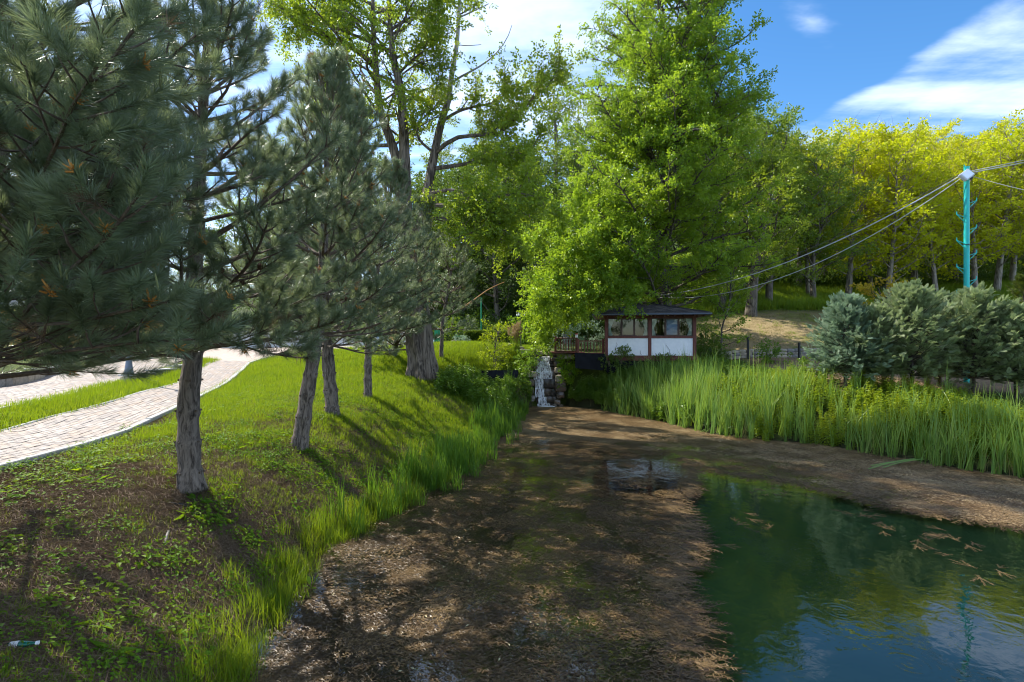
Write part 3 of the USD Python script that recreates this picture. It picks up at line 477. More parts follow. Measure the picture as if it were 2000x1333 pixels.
# bright herbs behind the reeds
def herb(rng, h, nst, R, leaf):
    m = MB()
    for _ in range(nst):
        a = rng.random() * 6.283; r = R * math.sqrt(rng.random()); hh = h * rng.uniform(.6, 1.1); lean = rng.normal(0, .12, 2); ts = np.linspace(.12, 1, 13); b = np.stack([r * math.cos(a) + lean[0] * hh * ts, r * math.sin(a) + lean[1] * hh * ts, hh * ts], -1)
        b = np.repeat(b, 2, 0); an = np.arange(len(b)) * 1.57 + np.repeat(rng.random(13), 2) + np.tile([0, 3.14], 13); d = np.stack([np.cos(an), np.sin(an), rng.uniform(-.1, .5, len(b))], -1)
        m.add(*leaves(rng, b, d, leaf * rng.uniform(.7, 1.2, len(b)) * np.repeat(np.interp(ts, [0, .4, 1], [.9, 1.1, .6]), 2), leaf * .45, .15, np.array([0, 0, 2.0]), .25))
        m.tube([[r * math.cos(a), r * math.sin(a), 0], [b[-1, 0], b[-1, 1], hh]], .004, 3, False)
    return m.arr()
hp = [(*herb(rng, .75, 7, .22, .10), M['herb']) for _ in range(4)]
off = rng.uniform(.15, 4.4, 3200); s, p = along(len(off), rng, off); ok = (rng.random(len(s)) < np.interp(s, [0, .22, .34, .5, 1], [.0, .06, .8, 1, .9]) * np.interp(off, [0, .5, 1.1, 3, 4.4], [.02, .08, .5, .8, .25])) & (p[:, 1] < 22.6); s, p, off_ = s[ok], p[ok], off[ok]
i_ = instancer('waterside_herbs', hp, np.c_[p, np.clip(Z(p[:, 0], p[:, 1]), -.05, 9) - .02], yawquats(np.tile([0, 0, 1.], (len(s), 1)), rng.random(len(s)) * 6.28), rng.uniform(.75, 1.25, len(s)) * np.interp(off_, [0, 1.5, 3, 4.4], [.8, 1.0, .75, .5]), rng); tag(i_, 'bright yellow green herbs filling the shore behind the cattails', 'herbs', kind='stuff')
np_ = [(*herb(rng, .55, 8, .25, .12), M['nettle']) for _ in range(3)]
x, y = scatter(-2.6, 9.6, 18.5, 24.9, 4600, rng); s1 = shapely.points(np.stack([x, y], -1)); dpond = shapely.distance(POND, s1)
wf = (x > 1.0) & (x < 2.75); ok = (dpond > .05) & ~wf & invis(x, y) & ((y < 24.2 - .0 * x)) & ~((x < 1) & (Z(x, y) > 1.62)) & (rng.random(len(x)) < .75) & ((x < 0) | (x > 2.7) | (y > 22.8)); ok &= ~((x > -1.7) & (x < .7) & (y > 21.9) & (Z(x, y) > 1.0)); x, y = x[ok], y[ok]
i_ = instancer('bank_shrubs', np_, np.stack([x, y, Z(x, y) - .03], -1), yawquats(np.tile([0, 0, 1.], (len(x), 1)), rng.random(len(x)) * 6.28), rng.uniform(.6, 1.2, len(x)), rng); tag(i_, 'mid green leafy undergrowth on the banks beside the waterfall', 'undergrowth', kind='stuff')
# rough grass: mown hay slope, forest edge
rg = [(*blades(rng, 40, .35, (.10, .28), .012, .6), M['dry_grass']), (*blades(rng, 40, .35, (.10, .25), .012, .6), M['grass']), (*blades(rng, 46, .45, (.35, .75), .02, .5), M['grass'])]
x, y = scatter(8, 48, 24.5, 52, 16000, rng); fh = 35.5 + .12 * (x - 15); ok = invis(x, y) & (rng.random(len(x)) < np.where(y < fh, .30, .85)); x, y = x[ok], y[ok]; fh = 35.5 + .12 * (x - 15)
i_ = instancer('hillside_grass', rg, np.stack([x, y, Z(x, y) - .02], -1), yawquats(NRM(x, y), rng.random(len(x)) * 6.28), rng.uniform(.7, 1.3, len(x)) * np.where(y < fh, .7, 1), rng, idx=np.where(y < fh, np.where(rng.random(len(x)) < .62, 0, 1), 2)); tag(i_, 'mown dry hay slope and taller grass at the edge of the wood', 'grass', kind='stuff')
tp = [(*blades(rng, 42, .2, (.07, .16), .007, .5), M['grass'])]
x, y = scatter(-4.5, 1.0, 19.5, 31, 6500, rng); s1 = shapely.points(np.stack([x, y], -1)); ok = (Z(x, y) > 1.55) & (shapely.distance(POND, s1) > .3) & (rng.random(len(x)) < .8); x, y = x[ok], y[ok]
i_ = instancer('terrace_grass', tp, np.stack([x, y, Z(x, y) - .01], -1), yawquats(NRM(x, y), rng.random(len(x)) * 6.28), rng.uniform(.7, 1.4, len(x)), rng); tag(i_, 'sunlit yellow green grass on the terrace left of the waterfall', 'grass', kind='stuff')
# floating pondweed
def weedmat(rng, n, R, lo=.028, hi=.072):
    r = R * np.sqrt(rng.random(n)); a = rng.random(n) * 6.283; th = rng.random() * 6.283 + rng.normal(0, .85, n); b = np.stack([r * np.cos(a), r * np.sin(a), rng.uniform(.000, .011, n)], -1)
    return leaves(rng, b, np.stack([np.cos(th), np.sin(th), rng.normal(0, .07, n)], -1), rng.uniform(lo, hi, n), rng.uniform(.007, .014, n), .06, np.array([0, 0, 4.0]), .03)
def frond(rng):
    m = MB(); ax = np.linspace(0, .62, 9)
    for sgn in (0, .5, -.55):
        d = np.array([math.cos(sgn), math.sin(sgn), 0]); st = d[None] * ax[:, None] * (1 if sgn == 0 else .6) + [.15 if sgn else 0, 0, .006]; m.tube(st, .0022, 3, False)
        k = np.repeat(np.arange(9), 3); th = sgn + np.tile([.75, -.75, .1], 9) + rng.normal(0, .25, 27); m.add(*leaves(rng, st[k] + rng.normal(0, .006, (27, 3)) * [1, 1, .3], np.stack([np.cos(th), np.sin(th), rng.normal(0, .04, 27)], -1), rng.uniform(.05, .09, 27), rng.uniform(.010, .016, 27), .06, np.array([0, 0, 4.0]), .03))
    return m.arr()
pw = [(*weedmat(rng, 310, .26), M['pondweed']) for _ in range(4)] + [(*frond(rng), M['pondweed']) for _ in range(3)] + [(*weedmat(rng, 250, .26), M['dryweed']) for _ in range(4)]
x, y = scatter(-3.2, 15, 3.2, 24.5, 22000, rng); s1 = shapely.points(np.stack([x, y], -1)); dop = shapely.distance(OPEN, s1); dpo = shapely.distance(POND.exterior, s1)
dd_ = np.where(x < 1.5, np.interp(dpo, [0, .25, .9], [.15, .45, 1]), 1.0) * np.interp(FBM(np.stack([x * .6, y * .6, 0 * x], -1), 77, 3), [.30, .48], [.75, 1])
CABIN = Polygon([tuple(PW(*q)[:2]) for q in [(1180, 890), (1370, 890), (1360, 985), (1180, 975)]]); dd_ = dd_ * (.28 + .72 * np.clip(shapely.distance(CABIN.buffer(-.45), s1) / 1.1, 0, 1))
okm = shapely.contains(POND, s1) & (dop > np.interp(y, [5, 9, 14], [.12, .2, .30])) & invis(x, y) & (rng.random(len(x)) < dd_ * np.interp(y, [3, 9, 24], [1.6, 1.2, .75])); xm, ym = x[okm], y[okm]
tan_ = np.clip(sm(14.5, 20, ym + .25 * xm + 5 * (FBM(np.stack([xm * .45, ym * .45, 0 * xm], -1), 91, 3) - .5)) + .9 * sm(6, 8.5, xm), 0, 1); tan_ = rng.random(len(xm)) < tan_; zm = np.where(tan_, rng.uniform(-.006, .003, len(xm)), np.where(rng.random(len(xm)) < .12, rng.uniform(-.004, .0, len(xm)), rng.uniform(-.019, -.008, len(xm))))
# the ragged edge of the mat, and loose fronds out on the open water
ed = OPEN.exterior; se = rng.random(2600) * ed.length; pe = shapely.get_coordinates(shapely.line_interpolate_point(ed, se)); oke = shapely.contains(POND, shapely.points(pe)) & (pe[:, 1] < 16) & invis(pe[:, 0], pe[:, 1]); pe = pe[oke]
nin = shapely.get_coordinates(OPEN.centroid)[0] - pe; nin /= np.linalg.norm(nin, axis=1, keepdims=True); pe = pe - nin * rng.uniform(.0, .45, (len(pe), 1)); tha = np.arctan2(nin[:, 1], nin[:, 0]) + rng.normal(0, .6, len(pe))
loose = np.array([PW(*q)[:2] + rng.normal(0, .18, 2) for q in [(1460, 1025)] * 5 + [(1475, 1015)] * 3 + [(1390, 1065)] * 3 + [(1500, 960)] * 5 + [(1545, 968)] * 4 + [(1690, 1010)] * 6 + [(1650, 1002)] * 3 + [(1740, 1040)] * 4 + [(1790, 1045)] * 4 + [(1870, 1050)] * 6 + [(1850, 1080)] * 4 + [(1970, 1118)] * 4 + [(1430, 960)] * 3 + [(1960, 1020)] * 5])
pos = np.vstack([np.c_[xm, ym, zm], np.c_[pe, rng.uniform(-.010, -.001, len(pe))], np.c_[loose, np.full(len(loose), .002)]]); yaw = np.r_[rng.random(len(xm)) * 6.28, tha, rng.random(len(loose)) * 6.28]
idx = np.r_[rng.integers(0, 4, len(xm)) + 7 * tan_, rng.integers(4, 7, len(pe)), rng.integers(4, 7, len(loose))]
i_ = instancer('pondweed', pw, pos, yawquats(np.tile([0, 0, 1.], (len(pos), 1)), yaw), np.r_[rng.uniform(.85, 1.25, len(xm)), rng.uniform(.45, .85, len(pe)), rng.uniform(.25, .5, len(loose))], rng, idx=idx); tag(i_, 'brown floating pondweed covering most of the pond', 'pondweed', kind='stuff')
# ---------------------------------------------------------------- trees
def curve(p0, d0, L, n, rng, up=0.0, wig=.12):
    p = [np.array(p0, float)]; d = np.array(d0, float); d /= np.linalg.norm(d); s = L / n
    for _ in range(n):
        d = d + [0, 0, up / n] + rng.normal(0, wig, 3); d /= np.linalg.norm(d); p.append(p[-1] + d * s)
    return np.array(p)
def along_line(p, t):
    s = np.r_[0, np.cumsum(np.linalg.norm(np.diff(p, axis=0), axis=1))]; s /= s[-1]; q = np.array([np.interp(t, s, p[:, k]) for k in range(3)]); e = np.array([np.interp(min(1, t + .03), s, p[:, k]) - np.interp(max(0, t - .03), s, p[:, k]) for k in range(3)]); return q, e / (np.linalg.norm(e) + 1e-9)
def spline(pts, n=14):
    p = np.array(pts, float); s = np.r_[0, np.cumsum(np.linalg.norm(np.diff(p, axis=0), axis=1))]; from scipy.interpolate import PchipInterpolator
    t = np.linspace(0, s[-1], n); return np.stack([PchipInterpolator(s, p[:, k])(t) for k in range(3)], -1)
def grow(rng, stems, nb, t0, reach, elev, up1=.35, sub=8, subl=.42, twig=3, wig=.10, az_bias=None, kill=None):
    """stems: (points, radius at foot, radius at tip). reach(t, azimuth) -> limb length. Returns wood and the places for leaf sprigs."""
    wood = MB(); A, D = [], []
    for pts, r0, r1 in stems: wood.tube(pts, np.interp(np.linspace(0, 1, len(pts)), [0, .06, .15, 1], [r0 * 1.25, r0 * 1.05, r0 * .95, r1]), 9)
    for si, (pts, r0, r1) in enumerate(stems):
        n = nb[si]; az = rng.random() * 6.28
        for k in range(n):
            t = t0[si] + (1 - t0[si]) * ((k + rng.random()) / n); q, tg_ = along_line(pts, t); az += 2.4 + rng.normal(0, .4); a_ = az
            if az_bias is not None and rng.random() < .5: a_ = az_bias + rng.normal(0, .8)
            L = reach(t, a_, q) * rng.uniform(.7, 1.15)
            if L < .3: continue
            e = elev(t) + rng.normal(0, .14); d = [math.cos(a_) * math.cos(e), math.sin(a_) * math.cos(e), math.sin(e)]
            if kill is not None and kill(q + np.array(d) * L * .8): continue
            br = curve(q, d, L, 7, rng, up1, wig); rb = min(.045 * L ** .8 * .55, r0 * .5); wood.tube(br, np.linspace(rb, .010, 8), 5, False)
            ns = max(3, int(sub * L / 4 + 2))
            for j in range(ns):
                ts = .22 + .78 * (j + rng.random()) / ns; q2, t2 = along_line(br, ts); side = 1 if j % 2 else -1; h = np.cross(t2, [0, 0, 1]); h /= np.linalg.norm(h) + 1e-9
                d2 = t2 * rng.uniform(.5, 1) + h * side * rng.uniform(.5, 1.1) + [0, 0, rng.normal(.12, .3)]; l2 = max(.5, L * subl * (1.15 - ts) * rng.uniform(.6, 1.2))
                sb = curve(q2, d2, l2, 4, rng, .15, .14); wood.tube(sb, np.linspace(max(.012, rb * .35), .006, 5), 3, False); m = max(2, int(l2 / .33) * twig // 2)
                tt = .2 + .8 * rng.random(m); 
                for w in tt:
                    q3, t3 = along_line(sb, w); A.append(q3); D.append(t3 + rng.normal(0, .55, 3) * [1, 1, .7])
            q3, t3 = along_line(br, 1.0); A += [q3] * 2; D += [t3 + rng.normal(0, .3, 3) for _ in range(2)]
    return wood, np.array(A), np.array(D)
def crown(root, name, A, D, protos, rng, smin=.8, smax=1.25):
    return instancer(name, protos, A, quats(D, rng, rng.normal(0, .6, len(A))), rng.uniform(smin, smax, len(A)), rng, root)
# ---- pines
def needles(rng, n, L, nl, w):
    t = rng.random(n) ** .75; a = rng.random(n) * 6.283; e = rng.uniform(.5, 1.2, n) * (1.1 - .35 * t); d = np.stack([np.cos(e), np.sin(e) * np.cos(a), np.sin(e) * np.sin(a)], -1); b = np.stack([t * L, 0 * t, 0 * t], -1)
    ln = nl * rng.uniform(.75, 1.1, n)[:, None]; s = np.cross(d, rng.normal(0, 1, (n, 3))); s /= np.linalg.norm(s, axis=1, keepdims=True); mid = b + d * ln * .55; tip = b + d * ln + np.array([0, 0, -.10]) * ln * (1 - t[:, None]) * .8; w = w * .5
    V = np.stack([b - s * w, b + s * w, mid + s * w * .9, mid - s * w * .9, tip], 1); F = np.array([[0, 1, 2], [0, 2, 3], [3, 2, 4]])
    v, f = V.reshape(-1, 3), (F[None] + (np.arange(n) * 5)[:, None, None]).reshape(-1, 3)
    return v, f
def candle(rng):
    m = MB()
    for k in range(3 if rng.random() < .5 else 1):
        o = np.array([0, *rng.normal(0, .014, 2)]) if k else np.zeros(3); L = .10 * (1 if k == 0 else .65); m.tube([o, o + [L * .3, 0, .0], o + [L * .8, 0, 0], o + [L, 0, 0]], [.006, .0085, .0075, .002], 6)
    return m.arr()
def pollen(rng):
    m = MB()
    for _ in range(14):
        d = np.array([rng.uniform(0, .03), *rng.normal(0, .012, 2)]); m.tube([d * .6, d + [.008, *(d[1:] * .4)]], [.006, .003], 5)
    return m.arr()
rng = np.random.default_rng(5)
SHOOT = {0: [(*needles(rng, 170, .19, .14, .0032), M['needle']) for _ in range(4)], 1: [(*needles(rng, 110, .20, .135, .0045), M['needle']) for _ in range(3)], 2: [(*needles(rng, 80, .22, .14, .007), M['needle']) for _ in range(3)]}
for k_, n_ in ((0, 70), (1, 55), (2, 45)): SHOOT[k_].append((*needles(rng, n_, .19, .13, .0035 + .0015 * k_), M['litter']))
CAND = [(*candle(rng), M['candle']) for _ in range(4)]; POLL = [(*pollen(rng), M['pollen']) for _ in range(2)]
def cone_mesh(rng):
    m = MB(); k = 0
    m.tube([[0, 0, -.035], [0, 0, -.015], [0, 0, .015], [0, 0, .04]], [.012, .024, .021, .004], 8)
    for r in range(8):
        z = -.034 + .0095 * r; R = np.interp(r, [0, 2, 4, 7], [.018, .030, .028, .008])
        for c in range(9):
            a = c * .698 + r * .35; d = np.array([math.cos(a), math.sin(a), 0]); s = np.array([-d[1], d[0], 0]); b = d * R * .6 + [0, 0, z]; t = d * R * 1.12 + [0, 0, z + .007]
            m.add([b - s * .006, b + s * .006, t + s * .0075, t - s * .0075, t + d * .004 + [0, 0, -.004]], [[0, 1, 2], [0, 2, 3], [3, 2, 4]])
    return m.arr()
CONE = cone_mesh(rng)
def pine(label, trunk, r0, zfirst, Rb, rng, lod=0, pitch=.36, per=6, ncones=6, extra=(), dens=1.0, cull=None, topfac=.55, fill=1.0):
    root = thing('pine_tree', label, 'pine tree'); trunk = spline(trunk, 26); wood = MB()
    ztop = trunk[-1, 2]; tt = np.linspace(0, 1, len(trunk)); rad = np.interp(tt, [0, .03, .1, 1], [r0 * 1.42, r0 * 1.06, r0, .018]) * (1 + .05 * np.sin(tt * 90))
    k = 14; tb = MB().tube(trunk, rad, k); v, f = tb.arr(); v = v.copy()
    fine = MB(); dt = spline(trunk, 120); fr = np.interp(np.linspace(0, 1, 120), tt, rad)
    for zz in np.arange(trunk[0, 2] + .25, zfirst + .4, .42):   # old branch whorls swell the stem
        s_ = (zz - trunk[0, 2]) / (ztop - trunk[0, 2]); fr += .018 * r0 / .15 * np.exp(-((dt[:, 2] - zz) / .035) ** 2)
    fine.tube(dt, fr, 18); v, f = fine.arr(); v = v + (FBM(v * [14, 14, 4], 3, 3)[:, None] - .5) * .035 * (r0 / .15)
    mesh('trunk', v, f, M['pine_bark'], root, smooth=True)
    st = MB()
    for zz in np.arange(trunk[0, 2] + .25, zfirst - .1, .42):
        t = (zz - trunk[0, 2]) / (ztop - trunk[0, 2]); q, _ = along_line(trunk, t); n = 6
        for j in range(n):
            a = j * 6.283 / n + rng.random(); d = np.array([math.cos(a), math.sin(a), .15]); rr = np.interp(t, tt, rad); st.tube([q + d * rr * .8, q + d * (rr + .03 * r0 / .15)], [.022, .014], 6)
    if st.n: tag(st.build('branch_stubs', M['branch'], root), kind='stuff')
    A, D, Tp = [], [], []
    def limb(br, rb, inner=.3):
        L = np.linalg.norm(np.diff(br, axis=0), axis=1).sum(); wood.tube(br, np.linspace(rb, .009, len(br)), 6, False)
        def shoots(line, a, step):
            ll = np.linalg.norm(np.diff(line, axis=0), axis=1).sum(); m = max(1, int(ll * (1 - a) / step))
            for j in range(m):
                q, t = along_line(line, a + (1 - a) * (j + .5) / m); A.append(q); D.append(t + rng.normal(0, .18, 3) + [0, 0, .12]); Tp.append(False)
            q, t = along_line(line, 1.0); A.append(q); D.append(t * .9 + [0, 0, .25] + rng.normal(0, .1, 3)); Tp.append(True)
        shoots(br, .55, .19 / dens)
        nw = max(2, int(L * (1 - inner) / .26))
        for j in range(nw):
            ts = inner + (1 - inner) * (j + .6 * rng.random()) / nw
            for side in (-1, 1):
                if rng.random() < .12: continue
                q, t = along_line(br, ts); h = np.cross(t, [0, 0, 1]); h /= np.linalg.norm(h) + 1e-9; d = t * .75 + h * side * rng.uniform(.6, 1.0) + [0, 0, rng.normal(.05, .28)]
                l2 = max(.18, (L * .42) * (1.08 - ts) * rng.uniform(.6, 1.2)); sb = curve(q, d, l2, 4, rng, .45, .08); wood.tube(sb, np.linspace(max(.006, rb * .4), .005, 5), 4, False); shoots(sb, .25, .215 / dens)
                if l2 > .5:
                    for s3 in (-1, 1):
                        q, t = along_line(sb, rng.uniform(.35, .6)); h = np.cross(t, [0, 0, 1]); h /= np.linalg.norm(h) + 1e-9; sb3 = curve(q, t * .8 + h * s3 * .8 + [0, 0, .1], l2 * .45, 3, rng, .4, .08); wood.tube(sb3, np.linspace(.006, .004, 4), 3, False); shoots(sb3, .3, .215 / dens)
    z = zfirst; az0 = rng.random() * 6.28
    while z < ztop - .15:
        u = (z - zfirst) / (ztop - zfirst); q, _ = along_line(trunk, (z - trunk[0, 2]) / (ztop - trunk[0, 2])); az0 += .5
        for j in range(per):
            a = az0 + j * 6.283 / per + rng.normal(0, .2); L = Rb * (1 - u) ** topfac * rng.uniform(.72, 1.12) * (.85 + .25 * min(1, u * 6)) + .15; e = np.interp(u, [0, .12, .5, 1], [-.05, .18, .5, 1.15]) + rng.normal(0, .1)
            d = np.array([math.cos(a) * math.cos(e), math.sin(a) * math.cos(e), math.sin(e)])
            if cull is not None and cull(q + d * L * .7): continue
            limb(curve(q, d, L, 7, rng, .35, .05), max(.012, .021 * L ** .7)) if rng.random() < fill else None
        z += pitch * rng.uniform(.85, 1.15)
    for br, rb in extra: limb(spline(br, 12), rb, .2)
    q, t = along_line(trunk, 1.0)
    for _ in range(6): A.append(q); D.append([0, 0, 1] + rng.normal(0, .3, 3)); Tp.append(True)
    wood.build('branches', M['branch'], root)
    A, D, Tp = np.array(A), np.array(D), np.array(Tp)
    kk = len(SHOOT[lod]) - 1; instancer('needles', SHOOT[lod], A, quats(D, rng, rng.random(len(A)) * 6.28), rng.uniform(.8, 1.15, len(A)), rng, root, idx=np.where(rng.random(len(A)) < .05, kk, rng.integers(0, kk, len(A))))
    ends = A + D / np.linalg.norm(D, axis=1, keepdims=True) * .19; c = Tp & (rng.random(len(A)) < .42); e2 = ends[c]
    instancer('candles', CAND, e2, quats(np.tile([0, 0, 1.], (len(e2), 1)) + rng.normal(0, .16, (len(e2), 3)), rng), np.stack([rng.uniform(.6, 1.5, len(e2)), *[rng.uniform(.6, .9, len(e2))] * 2], -1), rng, root)
    c = rng.random(len(A)) < .055; e2 = ends[c]; instancer('pollen_flowers', POLL, e2, quats(D[c], rng), rng.uniform(.8, 1.5, len(e2)), rng, root)
    vis = np.where((~Tp) & (A[:, 1] < trunk[0, 1] + .6))[0]
    for i in rng.choice(vis, min(ncones, len(vis)), replace=False):
        R = Rotation.from_quat(quats(D[i:i + 1], rng)).as_matrix()[0]; mesh('cone', CONE[0] @ R.T * 1.15 + A[i] + [0, 0, .03], CONE[1], M['cone'], root)
    return root
rng = np.random.default_rng(6)
near_cut = lambda q: q[1] < 2.3 or (q[1] < 3.2 and q[0] > -1.9)
# the leaning pine at the left edge and the limbs it holds towards the viewer
ex = [([(-5.55, 5.1, 2.95), P(-20, 700, 4.2), P(25, 640, 3.8), P(95, 560, 3.5), P(180, 492, 3.25), P(232, 440, 3.1), P(268, 385, 3.0)], .03),
      ([(-5.5, 5.1, 3.0), P(0, 705, 4.0), P(120, 688, 3.7), P(250, 672, 3.6), P(400, 662, 3.6)], .022), ([P(40, 635, 3.8), P(130, 632, 3.6), P(230, 612, 3.4), P(330, 590, 3.3)], .016),
      ([(-5.3, 5.0, 4.0), P(0, 420, 3.6), P(90, 330, 3.3), P(130, 230, 3.0), P(190, 130, 2.8)], .024), ([(-5.1, 5.0, 4.6), P(70, 280, 3.4), P(150, 200, 3.0), P(260, 60, 2.8)], .022),
      ([(-5.4, 5.0, 3.5), P(40, 520, 3.8), P(150, 400, 3.5), P(260, 350, 3.6), P(380, 290, 3.9)], .022), ([(-5.2, 5, 4.9), P(120, 150, 3.8), P(230, 40, 3.6), P(330, -60, 3.6)], .02),
      ([(-5.4, 5.1, 3.1), P(20, 560, 4.1), P(110, 460, 3.9), P(210, 300, 3.8), P(300, 210, 3.9)], .02)]
pine('dark green pine leaning in from the left edge, its long limb reaching towards the viewer', [(-6.1, 5.2, 1.2), (-5.6, 5.1, 3.0), (-5.05, 5.0, 4.9), (-4.75, 5.0, 5.8), (-4.7, 5.0, 6.6), (-4.5, 5.0, 9.8)], .13, 2.75, 2.5, rng, 0, .40, 5, 10, ex, cull=near_cut, fill=.72)
b = P(375, 940, 7); pine('nearest pine with a straight bare trunk beside the footpath', [b - [0, 0, .15], P(368, 800, 7), P(376, 700, 7), P(380, 560, 7), P(392, 300, 7.05), P(405, 60, 7.1), [-4.1, 7.1, 9.0]], .138, 3.0, 2.3, rng, 0, .36, 6, 12,
    [([P(376, 690, 7), P(450, 672, 6.3), P(520, 690, 5.9), P(590, 700, 5.7)], .022), ([P(376, 700, 7), P(330, 690, 6.0), P(390, 640, 5.2), P(420, 615, 4.9)], .02)], cull=near_cut, topfac=.72, fill=.8)
b = P(583, 868, 10); pine('second pine from the viewer, its trunk leaning to the right up the slope', [b - [0, 0, .15], P(600, 770, 10), P(622, 635, 10), P(632, 480, 10), P(638, 300, 10), P(640, 135, 10)], .14, 3.25, 2.0, rng, 0, .36, 6, 8, topfac=.68, fill=.9)
b = P(650, 806, 12.5); pine('third pine, upright just behind the leaning one', [b - [0, 0, .15], P(645, 750, 12.5), P(640, 680, 12.5), P(650, 480, 12.6), P(690, 190, 12.8)], .15, 3.0, 1.9, rng, 1, .38, 6, 6)
b = P(718, 777, 15.5); pine('slender pine left of the great grey trunk', [b - [0, 0, .15], P(719, 700, 15.5), P(722, 640, 15.5), P(745, 480, 15.5), P(768, 350, 15.5)], .115, 3.25, 2.1, rng, 1, .42, 6, 5)
b = P(770, 700, 23); pine('pine between the slender pine and the great trunk, mostly hidden', [b, P(800, 560, 18.5), P(835, 400, 18.5)], .11, 3.5, 1.9, rng, 1, .45, 6, 4)
b = P(862, 702, 22); pine('small pale pine standing right of the great trunk', [b - [0, 0, .1], P(864, 640, 22), P(880, 540, 22), P(890, 430, 22)], .085, 3.6, 1.6, rng, 2, .5, 6, 3)
# ---- broad-leaved trees
rng = np.random.default_rng(7)
SPR = lambda mat, n, L, leaf, k=4, **kw: [(*sprig(rng, n, L, leaf, **kw), M[mat]) for _ in range(k)]
# the great alder on the left bank: one buttressed foot, three stems
root = thing('alder_tree', 'tall alder with a massive furrowed grey trunk on the left bank', 'tree')
foot = spline([P(826, 742, 20), P(822, 700, 20), P(816, 640, 20), P(806, 560, 20), P(800, 500, 20)], 22); mt = MB(); ang = np.arange(40) * 2 * np.pi / 40; V = []
for i, q in enumerate(foot):
    h = i / 21; r = np.interp(h, [0, .12, .35, .7, 1], [.66, .52, .47, .45, .40]) * (1 + (.10 * (1 - h * .6)) * np.sin(ang * 7 + 2.2 * h) + .035 * np.sin(ang * 13 + 1.0) + .03 * np.abs(np.sin(ang * 11.5 + 6 * h)) + (.12 * max(0, 1 - 4 * h)) * np.cos(ang * 5 + .8)); V.append(np.c_[q[0] + r * np.cos(ang), q[1] + r * np.sin(ang), np.full(40, q[2] - (.25 if i == 0 else 0))])
V = np.vstack(V); V += (FBM(V * [9, 9, 1.6], 4, 3)[:, None] - .5) * .16
i, j = np.meshgrid(np.arange(21), np.arange(40), indexing='ij'); j2 = (j + 1) % 40; F = np.stack([i * 40 + j, i * 40 + j2, (i + 1) * 40 + j2, (i + 1) * 40 + j], -1).reshape(-1, 4); F = np.vstack([F[:, [0, 1, 2]], F[:, [0, 2, 3]]]); mesh('trunk', V, F, M['alder_bark'], root, smooth=True)
st = [(spline([P(800, 520, 20), P(789, 440, 20), P(785, 370, 20), P(768, 290, 20), P(742, 215, 20), P(733, 120, 20), P(728, 20, 20), P(735, -120, 20)], 26), .24, .03), (spline([P(803, 520, 20), P(792, 400, 19.9), P(790, 310, 19.8), P(784, 190, 19.6), P(766, 100, 19.5), P(760, 0, 19.5), P(770, -130, 19.5)], 26), .27, .03),
      (spline([P(806, 520, 20), P(826, 425, 20), P(840, 345, 20.3), P(862, 240, 20.6), P(880, 185, 20.8)], 20), .25, .12)]
def reach(t, a, q): return np.interp(t, [0, .3, .7, 1], [1.6, 3.6, 3.4, 1.4]) * (1 + .25 * math.cos(a - 2.6))
w1, A1, D1 = grow(rng, st[:2], [24, 24], [.34, .38], reach, lambda t: .25 + .4 * t, .25, 7, .40, 2, .13)
exl = MB(); A2, D2 = [], []
def bough(pts, r0, n, l2, rng, leafy=1.0, t0=.25, k=3, store=(exl,)):
    br = spline(pts, 12); store[0].tube(br, np.linspace(r0, .018, 12), 6, False)
    for j in range(n):
        ts = t0 + (1 - t0) * (j + rng.random()) / n; q2, t2 = along_line(br, ts); h = np.cross(t2, [0, 0, 1]); h /= np.linalg.norm(h) + 1e-9; d2 = t2 * .7 + h * (1 if j % 2 else -1) * rng.uniform(.4, 1.1) + [0, 0, rng.normal(.05, .5)]; sb = curve(q2, d2, l2 * rng.uniform(.6, 1.2), 5, rng, .1, .15); store[0].tube(sb, np.linspace(.03, .006, 6), 4, False)
        for w in .15 + .85 * rng.random(int(8 * leafy * l2)):
            q3, t3 = along_line(sb, w); A2.append(q3); D2.append(t3 + rng.normal(0, .6, 3))
            if rng.random() < .5: o = curve(q3, t3 + rng.normal(0, .8, 3), .7, 2, rng); store[0].tube(o, [.009, .006, .004], 3, False); A2.append(o[-1]); D2.append(o[-1] - o[0]); A2.append(o[1]); D2.append(rng.normal(0, 1, 3))
bough([P(850, 300, 20.4), P(900, 268, 20), P(970, 262, 19.8), P(1030, 205, 19.6), P(1075, 160, 19.5), P(1100, 135, 19.5)], .09, 13, 1.3, rng)
bough([P(845, 330, 20.3), P(905, 322, 20), P(990, 300, 19.6), P(1040, 300, 19.4)], .09, 12, 1.5, rng)
bough([P(830, 400, 20.1), P(900, 400, 19.2), P(960, 388, 18.8), P(1020, 378, 18.6), P(1060, 395, 18.6)], .10, 13, 1.5, rng); bough([P(835, 380, 20.1), P(890, 372, 19.2), P(940, 420, 18.8), P(985, 450, 18.6), P(1010, 470, 18.6)], .08, 11, 1.3, rng)
bough([P(862, 240, 20.6), P(905, 215, 20.4), P(950, 205, 20.2), P(985, 190, 20)], .07, 10, 1.3, rng); bough([P(850, 300, 20.4), P(815, 262, 20), P(830, 215, 20.2), P(850, 190, 20.2)], .06, 8, 1.2, rng); bough([P(820, 440, 20), P(850, 425, 18.8), P(890, 440, 18.2), P(930, 480, 18)], .07, 9, 1.2, rng)
bough([P(735, 225, 20), P(700, 225, 19.4), P(660, 205, 19), P(640, 180, 18.8)], .08, 11, 1.2, rng); bough([P(735, 130, 20), P(690, 95, 19.2), P(630, 65, 18.8), P(575, 40, 18.5), P(545, 20, 18.4)], .08, 14, 1.2, rng)
